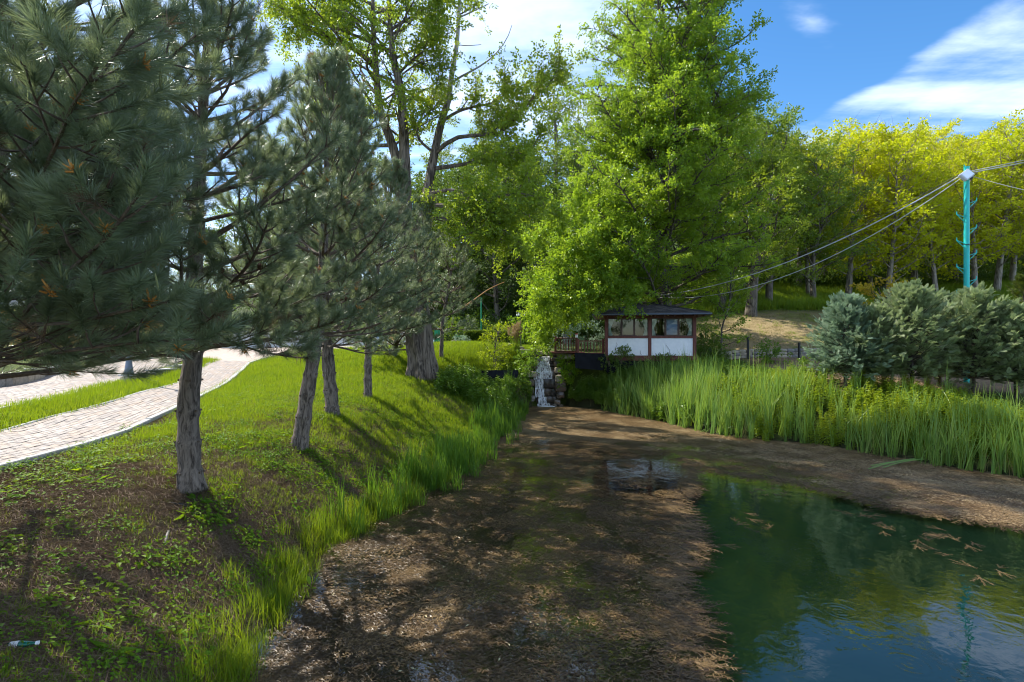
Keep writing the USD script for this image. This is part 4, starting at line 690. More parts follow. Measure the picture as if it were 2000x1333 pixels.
bough([P(730, 90, 20), P(670, 20, 19.4), P(610, -20, 19)], .07, 11, 1.3, rng); bough([P(762, 60, 19.5), P(810, 30, 19.2), P(860, 0, 19)], .06, 10, 1.2, rng); bough([P(775, 150, 19.6), P(815, 110, 19.3), P(845, 90, 19.2)], .06, 8, 1.1, rng)
dead = MB(); dl = MB()
dead.tube(spline([P(872, 215, 20.7), P(882, 150, 20.8), P(893, 80, 20.9), P(897, 10, 21), P(905, -60, 21)], 14), np.linspace(.13, .05, 14), 7)
for pts, r in [([P(886, 160, 20.8), P(905, 148, 20.5), P(955, 118, 20.3), P(985, 85, 20.2), P(1000, 50, 20.2)], .05), ([P(894, 70, 20.9), P(875, 45, 21), P(860, 28, 21)], .03), ([P(897, 35, 21), P(930, 20, 20.9), P(955, 8, 20.8)], .035), ([P(893, 88, 20.9), P(915, 90, 21), P(940, 88, 21)], .02)]: dead.tube(spline(pts, 9), np.linspace(r, .012, 9), 5)
bough([P(897, 20, 21), P(880, 0, 21), P(870, -30, 21)], .03, 4, .6, rng); bough([P(896, 30, 21), P(915, 20, 21), P(930, 10, 21)], .03, 4, .5, rng)
sw = MB(); [sw.tube(p_, np.linspace(a_, b_, len(p_)), 9) for p_, a_, b_ in st[2:]]
for k, w in ((0, w1), (1, exl), (2, sw)): w.build('limb', M['alder_bark'], root)
tag(dead.build('dead_limb', M['dead'], root, smooth=True), 'bare grey dead limb forking against the sky')
A = np.vstack([A1, np.array(A2)]); D = np.vstack([D1, np.array(D2)]); crown(root, 'crown', A, D, SPR('alder', 22, .48, .095), rng)
# the broad tree behind the tea house
A2, D2 = [], []
root = thing('broadleaf_tree', 'great bright green tree overhanging the tea house roof', 'tree'); T0 = P(1300, 590, 27.5); T0[2] = Z(T0[0], T0[1]) - .2
st = [(spline([T0, P(1297, 560, 27.5), P(1278, 480, 27.5), P(1290, 400, 27.4), P(1305, 350, 27.4)], 16), .40, .26), (spline([P(1303, 360, 27.4), P(1312, 310, 27.3), P(1333, 235, 27.3), P(1340, 130, 27.3), P(1345, 20, 27.3), P(1345, -110, 27.3)], 18), .26, .04), (spline([P(1300, 360, 27.4), P(1302, 300, 27.4), P(1310, 220, 27.5), P(1300, 100, 27.6), P(1290, -30, 27.6)], 18), .21, .04), (spline([P(1318, 330, 27.4), P(1350, 295, 27), P(1388, 240, 26.6), P(1430, 200, 26.4)], 10), .14, .05)]
def reach(t, a, q):
    z = q[2]; side = math.cos(a); R = np.interp(z, [3, 6, 9, 13, 17, 21, 24], [6.2, 6.6, 6.2, 5.6, 4.9, 3.9, 2.2]); return max(.8, R - (q[0] - 8.4) * side) * (1 - .10 * (side > 0)) * .94
low = lambda q: q[2] < 2.6 or (q[1] < 26 and q[0] > 4.3 and q[2] < 5.9) or (q[0] > 12.2 and q[2] < 5.5)
w1, A1, D1 = grow(rng, st, [54, 56, 48, 14], [.22, .05, .05, .2], reach, lambda t: .12 + .45 * t, .1, 10, .40, 3, .10, None, low)
bough([P(1285, 520, 27.5), P(1220, 520, 25.2), P(1160, 555, 24), P(1125, 605, 23.6)], .08, 14, .95, rng, 1.6); bough([P(1285, 500, 27.5), P(1200, 480, 25.5), P(1110, 500, 24.6), P(1070, 570, 24.4), P(1055, 640, 24.4)], .10, 20, 1.4, rng, 1.5); bough([P(1285, 520, 27.5), P(1250, 545, 25), P(1215, 565, 23.8), P(1235, 585, 23.4)], .07, 12, .55, rng, 2.0)
bough([P(1290, 480, 27.5), P(1180, 420, 26.5), P(1100, 420, 26), P(1060, 460, 26)], .1, 18, 1.5, rng, 1.4); bough([P(1290, 540, 27.5), P(1200, 560, 26), P(1130, 600, 25.6), P(1080, 650, 25.6)], .07, 14, 1.1, rng, 1.5)
w1.build('trunk', M['bark'], root, smooth=True); exl2 = MB()
A = np.vstack([A1, np.array(A2)]); D = np.vstack([D1, np.array(D2)]); crown(root, 'crown', A, D, SPR('elm', 28, .62, .11, 5), rng)
# woodland trees: six built once, then repeated
def wood_tree(name, label, loc, H_, Rc, mat, bark, rng, n=26, leaf=.14, nl=22, L=.8, t0=.25, lean=(0, 0), tw=2, scale=(.85, 1.3), elev=.35, top=.5, group=None, r0=None, dens=1.0, twigs=0.0):
    root = thing(name, label, 'tree', loc, 0, group); r0 = r0 or .02 * H_; stem = spline([(0, 0, -.4), (lean[0] * .25 + rng.normal(0, .15), lean[1] * .25, H_ * .3), (lean[0] * .6 + rng.normal(0, .3), lean[1] * .6, H_ * .65), (lean[0], lean[1], H_)], 14)
    w, A, D = grow(rng, [(stem, r0, .03)], [n], [t0], lambda t, a, q: Rc * np.interp(t, [t0, t0 + .2, .7, 1], [.7, 1.0, .85, top * .6]), lambda t: elev + .5 * t, .3, 7, .42, tw, .12)
    for q_ in np.where(rng.random(len(A)) < twigs)[0]: e_ = D[q_] / np.linalg.norm(D[q_]) * rng.uniform(.6, 1.5) + [0, 0, .35]; w.tube([A[q_], A[q_] + e_ * .5 + rng.normal(0, .06, 3), A[q_] + e_], [.014, .010, .005], 3, False)
    w.build('trunk', M[bark], root, smooth=True); ps = [(*sprig(rng, nl, L, leaf), M[mat]) for _ in range(4)]; R = Rotation.from_quat(quats(D, rng, rng.normal(0, .6, len(A)))).as_matrix(); k = rng.integers(0, 4, len(A)); s = rng.uniform(*scale, len(A)); m = MB()
    for c in range(4):
        sel = np.where(k == c)[0]; v, f = ps[c][:2]
        if len(sel): vv = np.einsum('nij,vj->nvi', R[sel] * s[sel, None, None], v) + A[sel][:, None]; m.add(vv.reshape(-1, 3), (f[None] + (np.arange(len(sel)) * len(v))[:, None, None]).reshape(-1, 3))
    c = m.build('crown', M[mat], root); tag(c, kind='stuff'); return root
def zat(x, y): return (x, y, float(Z(x, y)))
rng = np.random.default_rng(8)
PRO = {}
def plant(kind, px, d, s, label, rz=None, group=None):
    x = (px - 1000) / 1000 * d; loc = zat(x, d); rz = rng.random() * 6.28 if rz is None else rz
    return copy_of(PRO[kind], NAMES[kind], loc, rz, s, label, 'tree', group)
NAMES = dict(locust='locust_tree', locust2='locust_tree', locust3='locust_tree', dim='locust_tree', dark='woodland_tree', dark2='woodland_tree', mid='woodland_tree', pale='woodland_tree')
def first(kind, px, d, label, *a, **k):
    x = (px - 1000) / 1000 * d; PRO[kind] = wood_tree(NAMES[kind], label, zat(x, d), *a, **k)
first('dark', 975, 37, 'dark dense tree on the shaded slope above the hedge', 11, 4.6, 'dark_leaf', 'bark', rng, 30, .15, 24, .85, .12, tw=2)
first('dark2', 1500, 38, 'broad dark green tree behind the mown slope', 13, 5.2, 'mid_leaf', 'bark', rng, 34, .15, 24, .85, .14, tw=2)
first('mid', 1080, 46, 'pale green tree rising between the alder and the great tree', 19, 4.2, 'mid_leaf', 'bark', rng, 34, .16, 18, .8, .3, tw=2)
first('locust', 1655, 43, 'yellow locust tree with a forked dark trunk at the edge of the wood', 12.5, 4.4, 'locust', 'pale_bark', rng, 30, .22, 11, .85, .16, (.8, .5), elev=.30, twigs=.45, top=.7)
first('locust2', 1790, 45, 'yellow locust tree with a thick straight pale trunk', 13.5, 4.6, 'locust', 'pale_bark', rng, 32, .22, 11, .85, .18, (-1.0, .3), elev=.25, twigs=.45, top=.7)
first('locust3', 1945, 44, 'yellow locust tree leaning to the right near the pole', 13, 4.2, 'locust', 'pale_bark', rng, 28, .22, 10, .85, .20, (1.6, -.4), elev=.35, twigs=.45, top=.8)
first('dim', 1560, 47, 'dull green locust behind the broad dark tree', 13, 4.4, 'locust_dim', 'pale_bark', rng, 26, .2, 14, .85, .3, (.5, .5), elev=.3, top=.7)
GL = 'yellow locust trees massed on the hillside'; LL = 'yellow leaved locust tree in the mass of the hillside wood'
for i, (px, d, s) in enumerate([(1580, 42, .8), (1610, 50, .95), (1700, 47, .95), (1730, 42, .9), (1755, 50, 1.0), (1830, 43, .9), (1870, 48, 1.0), (1905, 43, .92), (1975, 47, 1.0), (2030, 43, .95), (2010, 50, 1.0), (1640, 55, 1.0), (1690, 58, 1.0), (1740, 56, 1.05), (1800, 57, 1.0), (1850, 55, 1.0), (1900, 58, 1.05), (1950, 56, 1.0), (2000, 58, 1.0), (2060, 52, 1.0),
    (1600, 64, 1.0), (1660, 66, 1.05), (1715, 68, 1.05), (1770, 67, 1.0), (1825, 66, 1.05), (1880, 69, 1.05), (1935, 67, 1.05), (1985, 70, 1.05), (2040, 66, 1.05), (1560, 60, .95), (1570, 74, 1.0), (1630, 78, 1.05), (1690, 80, 1.0), (1750, 78, 1.05), (1810, 80, 1.05), (1870, 82, 1.05), (1930, 79, 1.05), (1990, 82, 1.05)]):
    plant(['locust', 'locust2', 'locust3'][i % 3] if (i * 7) % 9 else 'dim', px, d, s * rng.uniform(.84, 1.08), LL, None, GL)
GD = 'dark woodland trees behind the terrace'; 
for px, d, s in [(905, 39, 1.0), (1045, 40, 1.05), (940, 45, 1.15), (1010, 50, 1.2), (870, 46, 1.1), (830, 42, 1.0), (1130, 42, 1.1), (1215, 44, 1.1), (780, 48, 1.2)]: plant('dark', px, d, s, 'dark leafy tree among those behind the hedge and terrace', None, GD)
GM = 'mid green trees right of the great tree'
for px, d, s in [(1410, 36, 1.0), (1590, 40, .85), (1455, 44, 1.05), (1380, 48, 1.1), (1530, 50, 1.0), (1330, 40, 1.0)]: plant('dark2', px, d, s, 'mid green spreading tree between the great tree and the locust wood', None, GM)
GP = 'pale trees showing above the wood'
for px, d, s in [(1130, 52, .95), (1015, 56, .8), (930, 60, .9), (985, 62, .75), (1175, 58, .95), (860, 58, .9)]: plant('mid', px, d, s, 'pale green slim tree rising behind the darker wood', None, GP)
GB = 'trees behind the chalet'
for px, d, s in [(60, 36, .9), (180, 40, .9), (320, 42, 1.0), (450, 44, 1.0), (600, 46, 1.1), (700, 50, 1.2), (-60, 34, .8), (530, 52, 1.2)]: plant('mid' if px % 3 else 'dark2', px, d, s * .8, 'leafy tree beyond the forecourt seen through the pines', None, GB)
for x_, y_, k_, s_ in [(9, -20, 'dark', 1.3), (13, -26, 'dark2', 1.5), (17, -19, 'dark', 1.4), (22, -25, 'dark2', 1.5), (26, -18, 'dark', 1.4), (31, -24, 'dark', 1.5), (36, -17, 'dark2', 1.3), (3, -25, 'dark2', 1.4), (19, -30, 'dark', 1.7), (27, -31, 'dark', 1.7), (-6, -26, 'dark', 1.2)]:
    copy_of(PRO[k_], 'woodland_tree', zat(x_, y_), x_, s_, 'tree on the bank behind the viewer mirrored in the tea house windows', 'tree', 'trees behind the viewer')
# understorey that closes the wood
up_ = [(*join(*[(lambda s_: (s_[0] @ Rotation.from_euler('zy', [rng.random() * 6.28, -rng.uniform(.3, 1.3)]).as_matrix().T + [rng.normal(0, .35), rng.normal(0, .35), rng.uniform(.1, .9)], s_[1]))(sprig(rng, 26, .9, .13)) for _ in range(14)]), M['dark_leaf']) for _ in range(3)]
x, y = scatter(-14, 60, 31, 62, 5200, rng); band = np.where(x < 9, 32.0 + .15 * np.abs(x), np.where(x < 16, 37.5, 47.5)); ok = invis(x, y) & (y > band) & (y < band + 16) & (x > -12) & (rng.random(len(x)) < np.where(x < 16, .62, .75)); x, y = x[ok], y[ok]
i_ = instancer('understorey', up_, np.stack([x, y, Z(x, y) - .1], -1), yawquats(np.tile([0, 0, 1.], (len(x), 1)), rng.random(len(x)) * 6.28), rng.uniform(.7, 1.7, len(x)), rng); tag(i_, 'dark undergrowth closing the wood behind the pond', 'undergrowth', kind='stuff')
# the stout leaning tree and the young tree beside the tea house
rng = np.random.default_rng(9)
p_ = P(1466, 618, 33.5); wood_tree('woodland_tree', 'stout dark leaning trunk at the top of the mown slope', zat(p_[0], p_[1]), 9.5, 4.4, 'mid_leaf', 'bark', rng, 24, .13, 22, .75, .16, (1.6, .3), r0=.36)
p_ = P(1408, 700, 25.2); wood_tree('young_tree', 'slender young tree with fresh yellow green leaves right of the tea house', zat(p_[0], p_[1]), 4.3, 1.25, 'elm', 'bark', rng, 18, .10, 18, .5, .18, (.5, 0), r0=.045)
p_ = P(972, 722, 23.0); wood_tree('young_shrub', 'light green sapling above the black pond liner', zat(p_[0], p_[1]), 2.05, .62, 'herb', 'bark', rng, 16, .075, 16, .34, .08, (.1, 0), r0=.02)
p_ = P(1705, 660, 22); wood_tree('golden_maple', 'young golden maple with orange tips behind the grey cypresses', zat(p_[0], p_[1]), 3.3, 1.0, 'maple', 'bark', rng, 16, .10, 14, .36, .2, (.2, 0), r0=.03)
p_ = P(1045, 655, 30); wood_tree('yellow_bush', 'yellow green bush behind the three globe lamp', zat(p_[0], p_[1]), 2.6, 1.4, 'weed', 'bark', rng, 16, .11, 16, .45, .05, (0, 0), r0=.03)
# grey cypresses on the right shore
def frondlet(rng):
    m = MB(); ax = np.array([1., 0, -.12])
    for s_ in np.linspace(.06, .34, 10):
        for side in (-1, 1):
            l_ = .16 * (1 - s_ / .42) + .03; th = side * rng.uniform(.6, .9); d = np.array([[math.cos(th), math.sin(th), rng.normal(-.05, .12)]]); b_ = (ax * s_)[None]; m.add(*leaves(rng, b_, d, l_, .022, .05, np.array([0, 0, 4.0]), .1))
            for u_ in (.4, .7): th2 = th + side * rng.uniform(.3, .7) * (1 if u_ < .5 else -1); m.add(*leaves(rng, b_ + d * l_ * u_, np.array([[math.cos(th2), math.sin(th2), rng.normal(-.05, .12)]]), l_ * .5, .017, .05, np.array([0, 0, 4.0]), .1))
    m.add(*leaves(rng, np.zeros((1, 3)), ax[None], .42, .024, .05, np.array([0, 0, 4.0]), .05)); return m.arr()
FA = [(*frondlet(rng), M['thuja_a']) for _ in range(3)]; FB = [(*frondlet(rng), M['thuja_b']) for _ in range(3)]; FY = [(*frondlet(rng), M['yew']) for _ in range(2)]
def cypress(label, p, H_, R, protos, rng, z0=.55, n=900, name='cypress', fat=1.0):
    root = thing(name, label, 'conifer', zat(p[0], p[1])); st_ = spline([(0, 0, -.1), (rng.normal(0, .06), 0, H_ * .5), (rng.normal(0, .12), 0, H_ * .97)], 8); w = MB().tube(st_, np.linspace(.06, .012, 8), 7); A, D = [], []
    for k in range(int(n / 14)):
        t = z0 / H_ + (1 - z0 / H_) * rng.random() ** 1.15; q, _ = along_line(st_, t); a = rng.random() * 6.28; u = (t - z0 / H_) / (1 - z0 / H_); L = R * np.interp(u, [0, .15, .45, .8, 1], [.75, 1.0, .92, .55, .22]) * rng.uniform(.5, 1.3); e = np.interp(u, [0, .5, 1], [.05, .55, 1.1]) + rng.normal(0, .15)
        br = curve(q, [math.cos(a) * math.cos(e), math.sin(a) * math.cos(e), math.sin(e)], L, 4, rng, .3, .08); w.tube(br, np.linspace(.016, .004, 5), 3, False)
        for _ in range(14):
            q2, t2 = along_line(br, .3 + .75 * rng.random() ** .7 if True else 0); h = np.cross(t2, [0, 0, 1]); A.append(q2 + rng.normal(0, .035, 3)); D.append(t2 * .9 + h * rng.normal(0, .7) + [0, 0, rng.normal(.05, .25)])
    w.build('trunk', M['bark'], root); A, D = np.array(A), np.array(D); crown(root, 'crown', A, D, protos, rng, .36, .68 * fat); return root
G = None
for px, py, d, h, R, pr, lab in [(1650, 755, 17.0, 2.85, 1.05, FA, 'blue grey cypress at the left end of the row behind the reeds'), (1705, 757, 16.8, 2.45, 1.05, FB, 'shorter olive green cypress second from the left in the row'), (1780, 765, 16.6, 3.15, 1.3, FB, 'tall cypress with a pale leading shoot in the middle of the row'), (1835, 768, 17.6, 2.9, 1.15, FB, 'green cypress just left of the turquoise pole'), (1900, 770, 16.6, 3.05, 1.4, FB, 'broad pale cypress in front of the turquoise pole'), (1985, 775, 16.2, 2.6, 1.3, FB, 'cypress at the right edge of the picture')]:
    p_ = P(px, py, d); cypress(lab, p_, h, R, pr, rng, .6, 4600)
p_ = P(2000, 660, 26); cypress('dark yellow tipped yew at the right edge behind the cypresses', p_, 2.9, 1.3, FY, rng, .2, 1300, 'yew_bush')
# ---------------------------------------------------------------- the tea house
rng = np.random.default_rng(31)
M['wood_red'] = simple('stained_timber', (.085, .022, .016), .55, .4, (9, (.15, .045, .03)), .25, stretch=(1, 1, .2))
M['sash'] = simple('brown_sash', (.055, .026, .02), .4, .5, (20, (.085, .042, .03)))
M['render'] = simple('white_render', (.72, .73, .74), .85, .2, (7, (.80, .80, .80)), .12)
M['shingle'] = [simple(f'bitumen_shingle_{k}', c, .85, .25, (24, c2), .5) for k, (c, c2) in enumerate([((.045, .04, .04), (.09, .08, .075)), ((.07, .06, .055), (.13, .115, .105)), ((.035, .033, .035), (.07, .065, .065))])]
M['gutter'] = simple('gutter_metal', (.06, .07, .095), .35, .5)
M['cloth'] = simple('curtain_cloth', (.66, .74, .68), .9, .1, (20, (.75, .80, .76)))
M['blind'] = simple('blue_blind', (.30, .38, .62), .7, .3)
M['screen'] = simple('insect_screen', (.10, .11, .085), .8, .2)
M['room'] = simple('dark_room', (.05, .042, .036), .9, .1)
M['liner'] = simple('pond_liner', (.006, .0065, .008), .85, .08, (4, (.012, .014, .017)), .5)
g_ = {'f': ('fresnel', {'IOR': 1.5}), 'a': ('math', {'math_type': 'multiply_add', 'value2': 1.0, 'value3': .0}), 't': ('transparent_bsdf', {'color': (.82, .86, .85)}), 'g': ('glossy_bsdf', {'color': (1, 1, 1), 'roughness': .01}), 'm': ('mix_closure', {})}
M['pane'] = usdkit.material(stage, '/World/Looks/window_pane', g_, [('f.fac', 'a.value1'), ('a.value', 'm.fac'), ('t.BSDF', 'm.closure1'), ('g.BSDF', 'm.closure2')], surface='m.closure')
p0 = P(1181, 705, 24.3); HW, HD = 4.15, 3.9
hs = thing('tea_house', 'small timber framed tea house with white panels and dark hipped roof', 'house', (p0[0], p0[1], p0[2]), math.radians(-10.5))
def hb(name, c, s, mat, bev=.008, parent=hs): return MB().box(c, s, None, bev).build(name, mat, parent)
hb('sill_beam', (HW / 2, .06, .12), (HW + .10, .16, .24), M['wood_red']); hb('floor', (HW / 2, HD / 2, .10), (HW - .1, HD - .3, .16), M['wood_red'])
for x in (.075, HW / 2, HW - .075): hb('post', (x, .08, 1.19), (.15, .15, 1.9), M['wood_red'])
for x in (.075, HW - .075): hb('post', (x, HD - .08, 1.19), (.15, .15, 1.9), M['wood_red'])
hb('rail', (HW / 2, .075, 1.105), (HW - .02, .12, .10), M['wood_red']); hb('head_beam', (HW / 2, .08, 2.08), (HW + .12, .16, .17), M['wood_red'])
for x0, x1 in ((.15, HW / 2 - .075), (HW / 2 + .075, HW - .15)):
    hb('wall_panel', ((x0 + x1) / 2, .09, .65), (x1 - x0, .10, .81), M['render'], .003)
    w3 = (x1 - x0) / 3
    for k in range(3):
        xa, xb = x0 + k * w3, x0 + (k + 1) * w3; yy = .05 if k == 1 else .085; wn = str(UsdGeom.Xform.Define(stage, pth('window', hs)).GetPath()); fr = MB(); t_ = .06 if k == 1 else .028
        fr.box(((xa + xb) / 2, yy, 1.155 + t_ / 2), (xb - xa - .004, .05, t_), None, .004).box(((xa + xb) / 2, yy, 1.99 - t_ / 2), (xb - xa - .004, .05, t_), None, .004).box((xa + t_ / 2 + .002, yy, 1.5725), (t_, .05, .835 - 2 * t_), None, .004).box((xb - t_ / 2 - .002, yy, 1.5725), (t_, .05, .835 - 2 * t_), None, .004); fr.build('frame', M['sash'], wn)
        MB().box(((xa + xb) / 2, yy, 1.5725), (xb - xa - 2 * t_, .006, .835 - 2 * t_)).build('pane', M['pane'], wn)
        if k == 1: MB().box(((xa + xb) / 2, yy + .06, 1.5725), (xb - xa - 2 * t_ + .02, .006, .835 - t_)).build('blind' if x0 > 1 else 'insect_screen', M['blind'] if x0 > 1 else M['screen'], wn)
def curtain(x, side):
    ts = np.linspace(0, 1, 14); us = np.linspace(0, 1, 17); V = []
    for t in ts:
        wid = .27 * (1 - .55 * math.sin(min(1, t / .62) * 1.57) ** 2 + .35 * max(0, (t - .62) / .38))
        for u in us: V.append([x + side * u * wid, .20 + .018 * math.sin(u * 32) + .01 * math.sin(t * 7), 1.98 - t * .83])
    i, j = np.meshgrid(np.arange(13), np.arange(16), indexing='ij'); a = (i * 17 + j).ravel(); mesh('curtain', np.array(V), np.stack([a, a + 17, a + 18, a + 1], -1), M['cloth'], hs, smooth=True)
curtain(.17, 1); curtain(HW / 2 - .09, -1); curtain(HW / 2 + .09, 1); curtain(HW - .17, -1)
for x in (.09, HW - .09):
    hb('side_wall', (x, HD / 2, .65), (.10, HD - .3, .81), M['render'], .003); hb('side_rail', (x, HD / 2, 1.105), (.12, HD - .3, .10), M['wood_red']); hb('side_beam', (x, HD / 2, 2.08), (.16, HD - .34, .165), M['wood_red'])
    for k in range(3):
        y0 = .15 + k * (HD - .3) / 3; y1 = y0 + (HD - .3) / 3; wn = str(UsdGeom.Xform.Define(stage, pth('side_window', hs)).GetPath()); fr = MB(); ym = (y0 + y1) / 2
        fr.box((x, ym, 1.18), (.05, y1 - y0 - .004, .05), None, .004).box((x, ym, 1.965), (.05, y1 - y0 - .004, .05), None, .004).box((x, y0 + .03, 1.5725), (.05, .05, .735), None, .004).box((x, y1 - .03, 1.5725), (.05, .05, .735), None, .004); fr.build('frame', M['sash'], wn)
        MB().box((x, ym, 1.5725), (.006, y1 - y0 - .11, .735)).build('pane', M['pane'], wn)
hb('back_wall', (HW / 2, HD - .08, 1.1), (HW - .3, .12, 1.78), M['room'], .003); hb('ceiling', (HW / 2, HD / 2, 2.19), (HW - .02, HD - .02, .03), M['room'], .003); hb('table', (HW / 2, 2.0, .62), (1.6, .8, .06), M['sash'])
for k, (x0, z0, pts_) in enumerate([(2.9, .28, [(.08, .16), (.02, .30), (-.10, .46)]), (3.5, .28, [(.12, .05), (.3, .04)]), (2.45, .28, [(.04, .08), (.12, .14)]), (.55, .4, [(-.04, .2), (.03, .34), (-.02, .46)]), (1.7, .28, [(-.06, .1), (-.02, .2)])]):
    MB().tube(spline([(x0, .032, z0)] + [(x0 + a_, .030, z0 + b_) for a_, b_ in pts_], 9), np.linspace(.009, .004, 9), 5).build('wall_tendril', M['branch'], hs)
# hipped roof: rafters, courses of shingles, gutter
OV = .50; ez, az_ = 2.17, 2.76; cx_, cy_ = HW / 2, HD / 2
cor = np.array([[-OV, -OV], [HW + OV, -OV], [HW + OV, HD + OV], [-OV, HD + OV]]); apex = np.array([[cx_ - .25, cy_], [cx_ + .25, cy_]])
rf = UsdGeom.Xform.Define(stage, pth('roof', hs)); rf = str(rf.GetPath())
dk = MB(); V = np.array([[*c, ez] for c in cor] + [[*a, az_ - .03] for a in apex] + [[*c, ez - .05] for c in cor]); dk.add(V, [[0, 1, 5], [0, 5, 4], [1, 2, 5], [2, 3, 4], [2, 4, 5], [3, 0, 4], [0, 6, 7], [0, 7, 1], [1, 7, 8], [1, 8, 2], [2, 8, 9], [2, 9, 3], [3, 9, 6], [3, 6, 0], [6, 8, 7], [6, 9, 8]]); dk.build('roof_deck', M['wood_red'], rf)
sh = [MB() for _ in range(3)]
for s_ in range(4):
    a, b = cor[s_], cor[(s_ + 1) % 4]; ta, tb = (apex[0], apex[1]) if s_ == 0 else (apex[1], apex[1]) if s_ == 1 else (apex[1], apex[0]) if s_ == 2 else (apex[0], apex[0]); rows = 13
    for r in range(rows):
        t0_, t1_ = r / rows - .01, (r + 1.25) / rows; A3 = lambda t: np.array([*(a * (1 - t) + ta * t), ez + (az_ - ez) * t]); B3 = lambda t: np.array([*(b * (1 - t) + tb * t), ez + (az_ - ez) * t]); t1_ = min(t1_, 1); Lr = np.linalg.norm(B3(t0_) - A3(t0_)); nn_ = max(2, int(Lr / .24)); off = rng.random() * .5
        cuts = np.clip((np.arange(nn_ + 2) - off) / nn_, 0, 1)
        for u0, u1 in zip(cuts[:-1], cuts[1:]):
            if u1 - u0 < .01: continue
            du = .004 / Lr; q = [A3(t0_) * (1 - u0 - du) + B3(t0_) * (u0 + du), A3(t0_) * (1 - u1 + du) + B3(t0_) * (u1 - du), A3(t1_) * (1 - u1 + du) + B3(t1_) * (u1 - du), A3(t1_) * (1 - u0 - du) + B3(t1_) * (u0 + du)]
            hgt = [.034 + rng.uniform(0, .012), .034 + rng.uniform(0, .012), .012, .012]; q = [c + [0, 0, h] for c, h in zip(q, hgt)]; lo = [c - [0, 0, .02] for c in q[:2]]
            sh[int(rng.integers(0, 3))].add(np.array(q + lo), [[0, 1, 2], [0, 2, 3], [4, 5, 1], [4, 1, 0]])
for k in range(3): tag(sh[k].build('shingles', M['shingle'][k], rf), kind='stuff')
gt = MB()
for s_ in range(4): a, b = cor[s_], cor[(s_ + 1) % 4]; n_ = (a + b) / 2 - [cx_, cy_]; n_ = n_ / np.linalg.norm(n_); d_ = (b - a) / np.linalg.norm(b - a); gt.box([*((a + b) / 2 + n_ * .045), ez - .015], (np.linalg.norm(b - a) + .16, .085, .085), Rotation.from_euler('z', math.atan2(d_[1], d_[0])).as_matrix(), .02)
gt.build('gutter', M['gutter'], rf)
for s_ in range(4): MB().tube([[*cor[s_], ez + .05], [*(apex[0] if s_ in (0, 3) else apex[1]), az_ + .045]], .035, 6).build('hip_ridge', M['shingle'][2], rf)
for x in np.linspace(-.3, HW + .3, 12): MB().box((x, -.24, ez - .085), (.05, .50, .07), None, .004).build('rafter_end', M['wood_red'], rf)
M['brass'] = simple('lamp_glow_glass', (.6, .45, .25), .3, .5)
for x in (.75, 2.15, 2.9, 3.6): m_ = trimesh.creation.icosphere(2, .035); mesh('soffit_lamp', np.array(m_.vertices) + [x, -.02, 2.0 + .12], np.array(m_.faces), M['brass'], hs, smooth=True)
# black liner hung below house, deck and terrace
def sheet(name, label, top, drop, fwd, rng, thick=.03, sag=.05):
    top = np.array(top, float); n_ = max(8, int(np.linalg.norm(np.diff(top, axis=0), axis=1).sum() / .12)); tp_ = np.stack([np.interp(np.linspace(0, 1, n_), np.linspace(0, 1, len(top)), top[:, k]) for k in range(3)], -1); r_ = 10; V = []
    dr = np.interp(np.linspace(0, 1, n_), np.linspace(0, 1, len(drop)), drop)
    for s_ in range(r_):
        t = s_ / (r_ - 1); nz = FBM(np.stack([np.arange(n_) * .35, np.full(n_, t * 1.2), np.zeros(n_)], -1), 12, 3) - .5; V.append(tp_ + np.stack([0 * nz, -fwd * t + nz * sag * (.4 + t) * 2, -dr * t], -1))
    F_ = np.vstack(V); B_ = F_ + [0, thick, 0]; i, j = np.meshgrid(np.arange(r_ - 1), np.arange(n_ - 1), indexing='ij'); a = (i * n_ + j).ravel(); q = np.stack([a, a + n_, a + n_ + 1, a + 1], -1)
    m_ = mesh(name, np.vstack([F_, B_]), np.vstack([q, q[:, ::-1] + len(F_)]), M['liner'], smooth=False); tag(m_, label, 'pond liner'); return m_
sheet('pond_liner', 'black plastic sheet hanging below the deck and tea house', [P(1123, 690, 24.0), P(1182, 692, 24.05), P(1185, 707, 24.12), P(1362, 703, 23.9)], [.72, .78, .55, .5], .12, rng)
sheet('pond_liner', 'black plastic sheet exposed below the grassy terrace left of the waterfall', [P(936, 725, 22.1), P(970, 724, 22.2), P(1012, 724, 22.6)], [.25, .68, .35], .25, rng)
# ---------------------------------------------------------------- deck and railing
dk = thing('wooden_deck', 'red brown timber deck with balustrade left of the tea house', 'deck')
def balus(a, b, zt, zb, nb):
    a, b = np.array(a), np.array(b); d = b - a; L_ = np.linalg.norm(d); R_ = Rotation.from_euler('z', math.atan2(d[1], d[0])).as_matrix(); mid = (a + b) / 2
    MB().box([*mid, zt], (L_ + .06, .09, .055), R_, .01).build('top_rail', M['wood_red'], dk); MB().box([*mid, zb], (L_ - .09, .05, .07), R_, .008).build('bottom_rail', M['wood_red'], dk)
    for e_ in (a, b): MB().box([*e_, (zt + zb) / 2 - .05 + .04], (.095, .095, zt - zb + .22), R_, .01).build('post', M['wood_red'], dk)
    for k in range(nb): q = a + d * (k + 1) / (nb + 1); MB().box([*q, (zt + zb) / 2 + .002], (.042, .03, zt - zb - .12), R_, .004).build('baluster', M['wood_red'], dk)
aL, aR = P(1085, 661, 25.4), P(1126, 661, 24.6); balus(aL[:2], aR[:2], 3.24, 2.60, 7)
bL, bR = P(1129, 667, 24.15), P(1178, 667, 24.45); balus(bL[:2], bR[:2], 3.1, 2.52, 7)
for k in range(5): MB().box([3.9 - .25, 24.55 + k * .3, 2.44], (1.35, .285, .05), None, .006).build('deck_board', M['wood_red'], dk)
for k in range(9): MB().box([2.7, 25.1 + k * .3, 2.53], (1.7, .285, .05), None, .006).build('deck_board', M['wood_red'], dk)
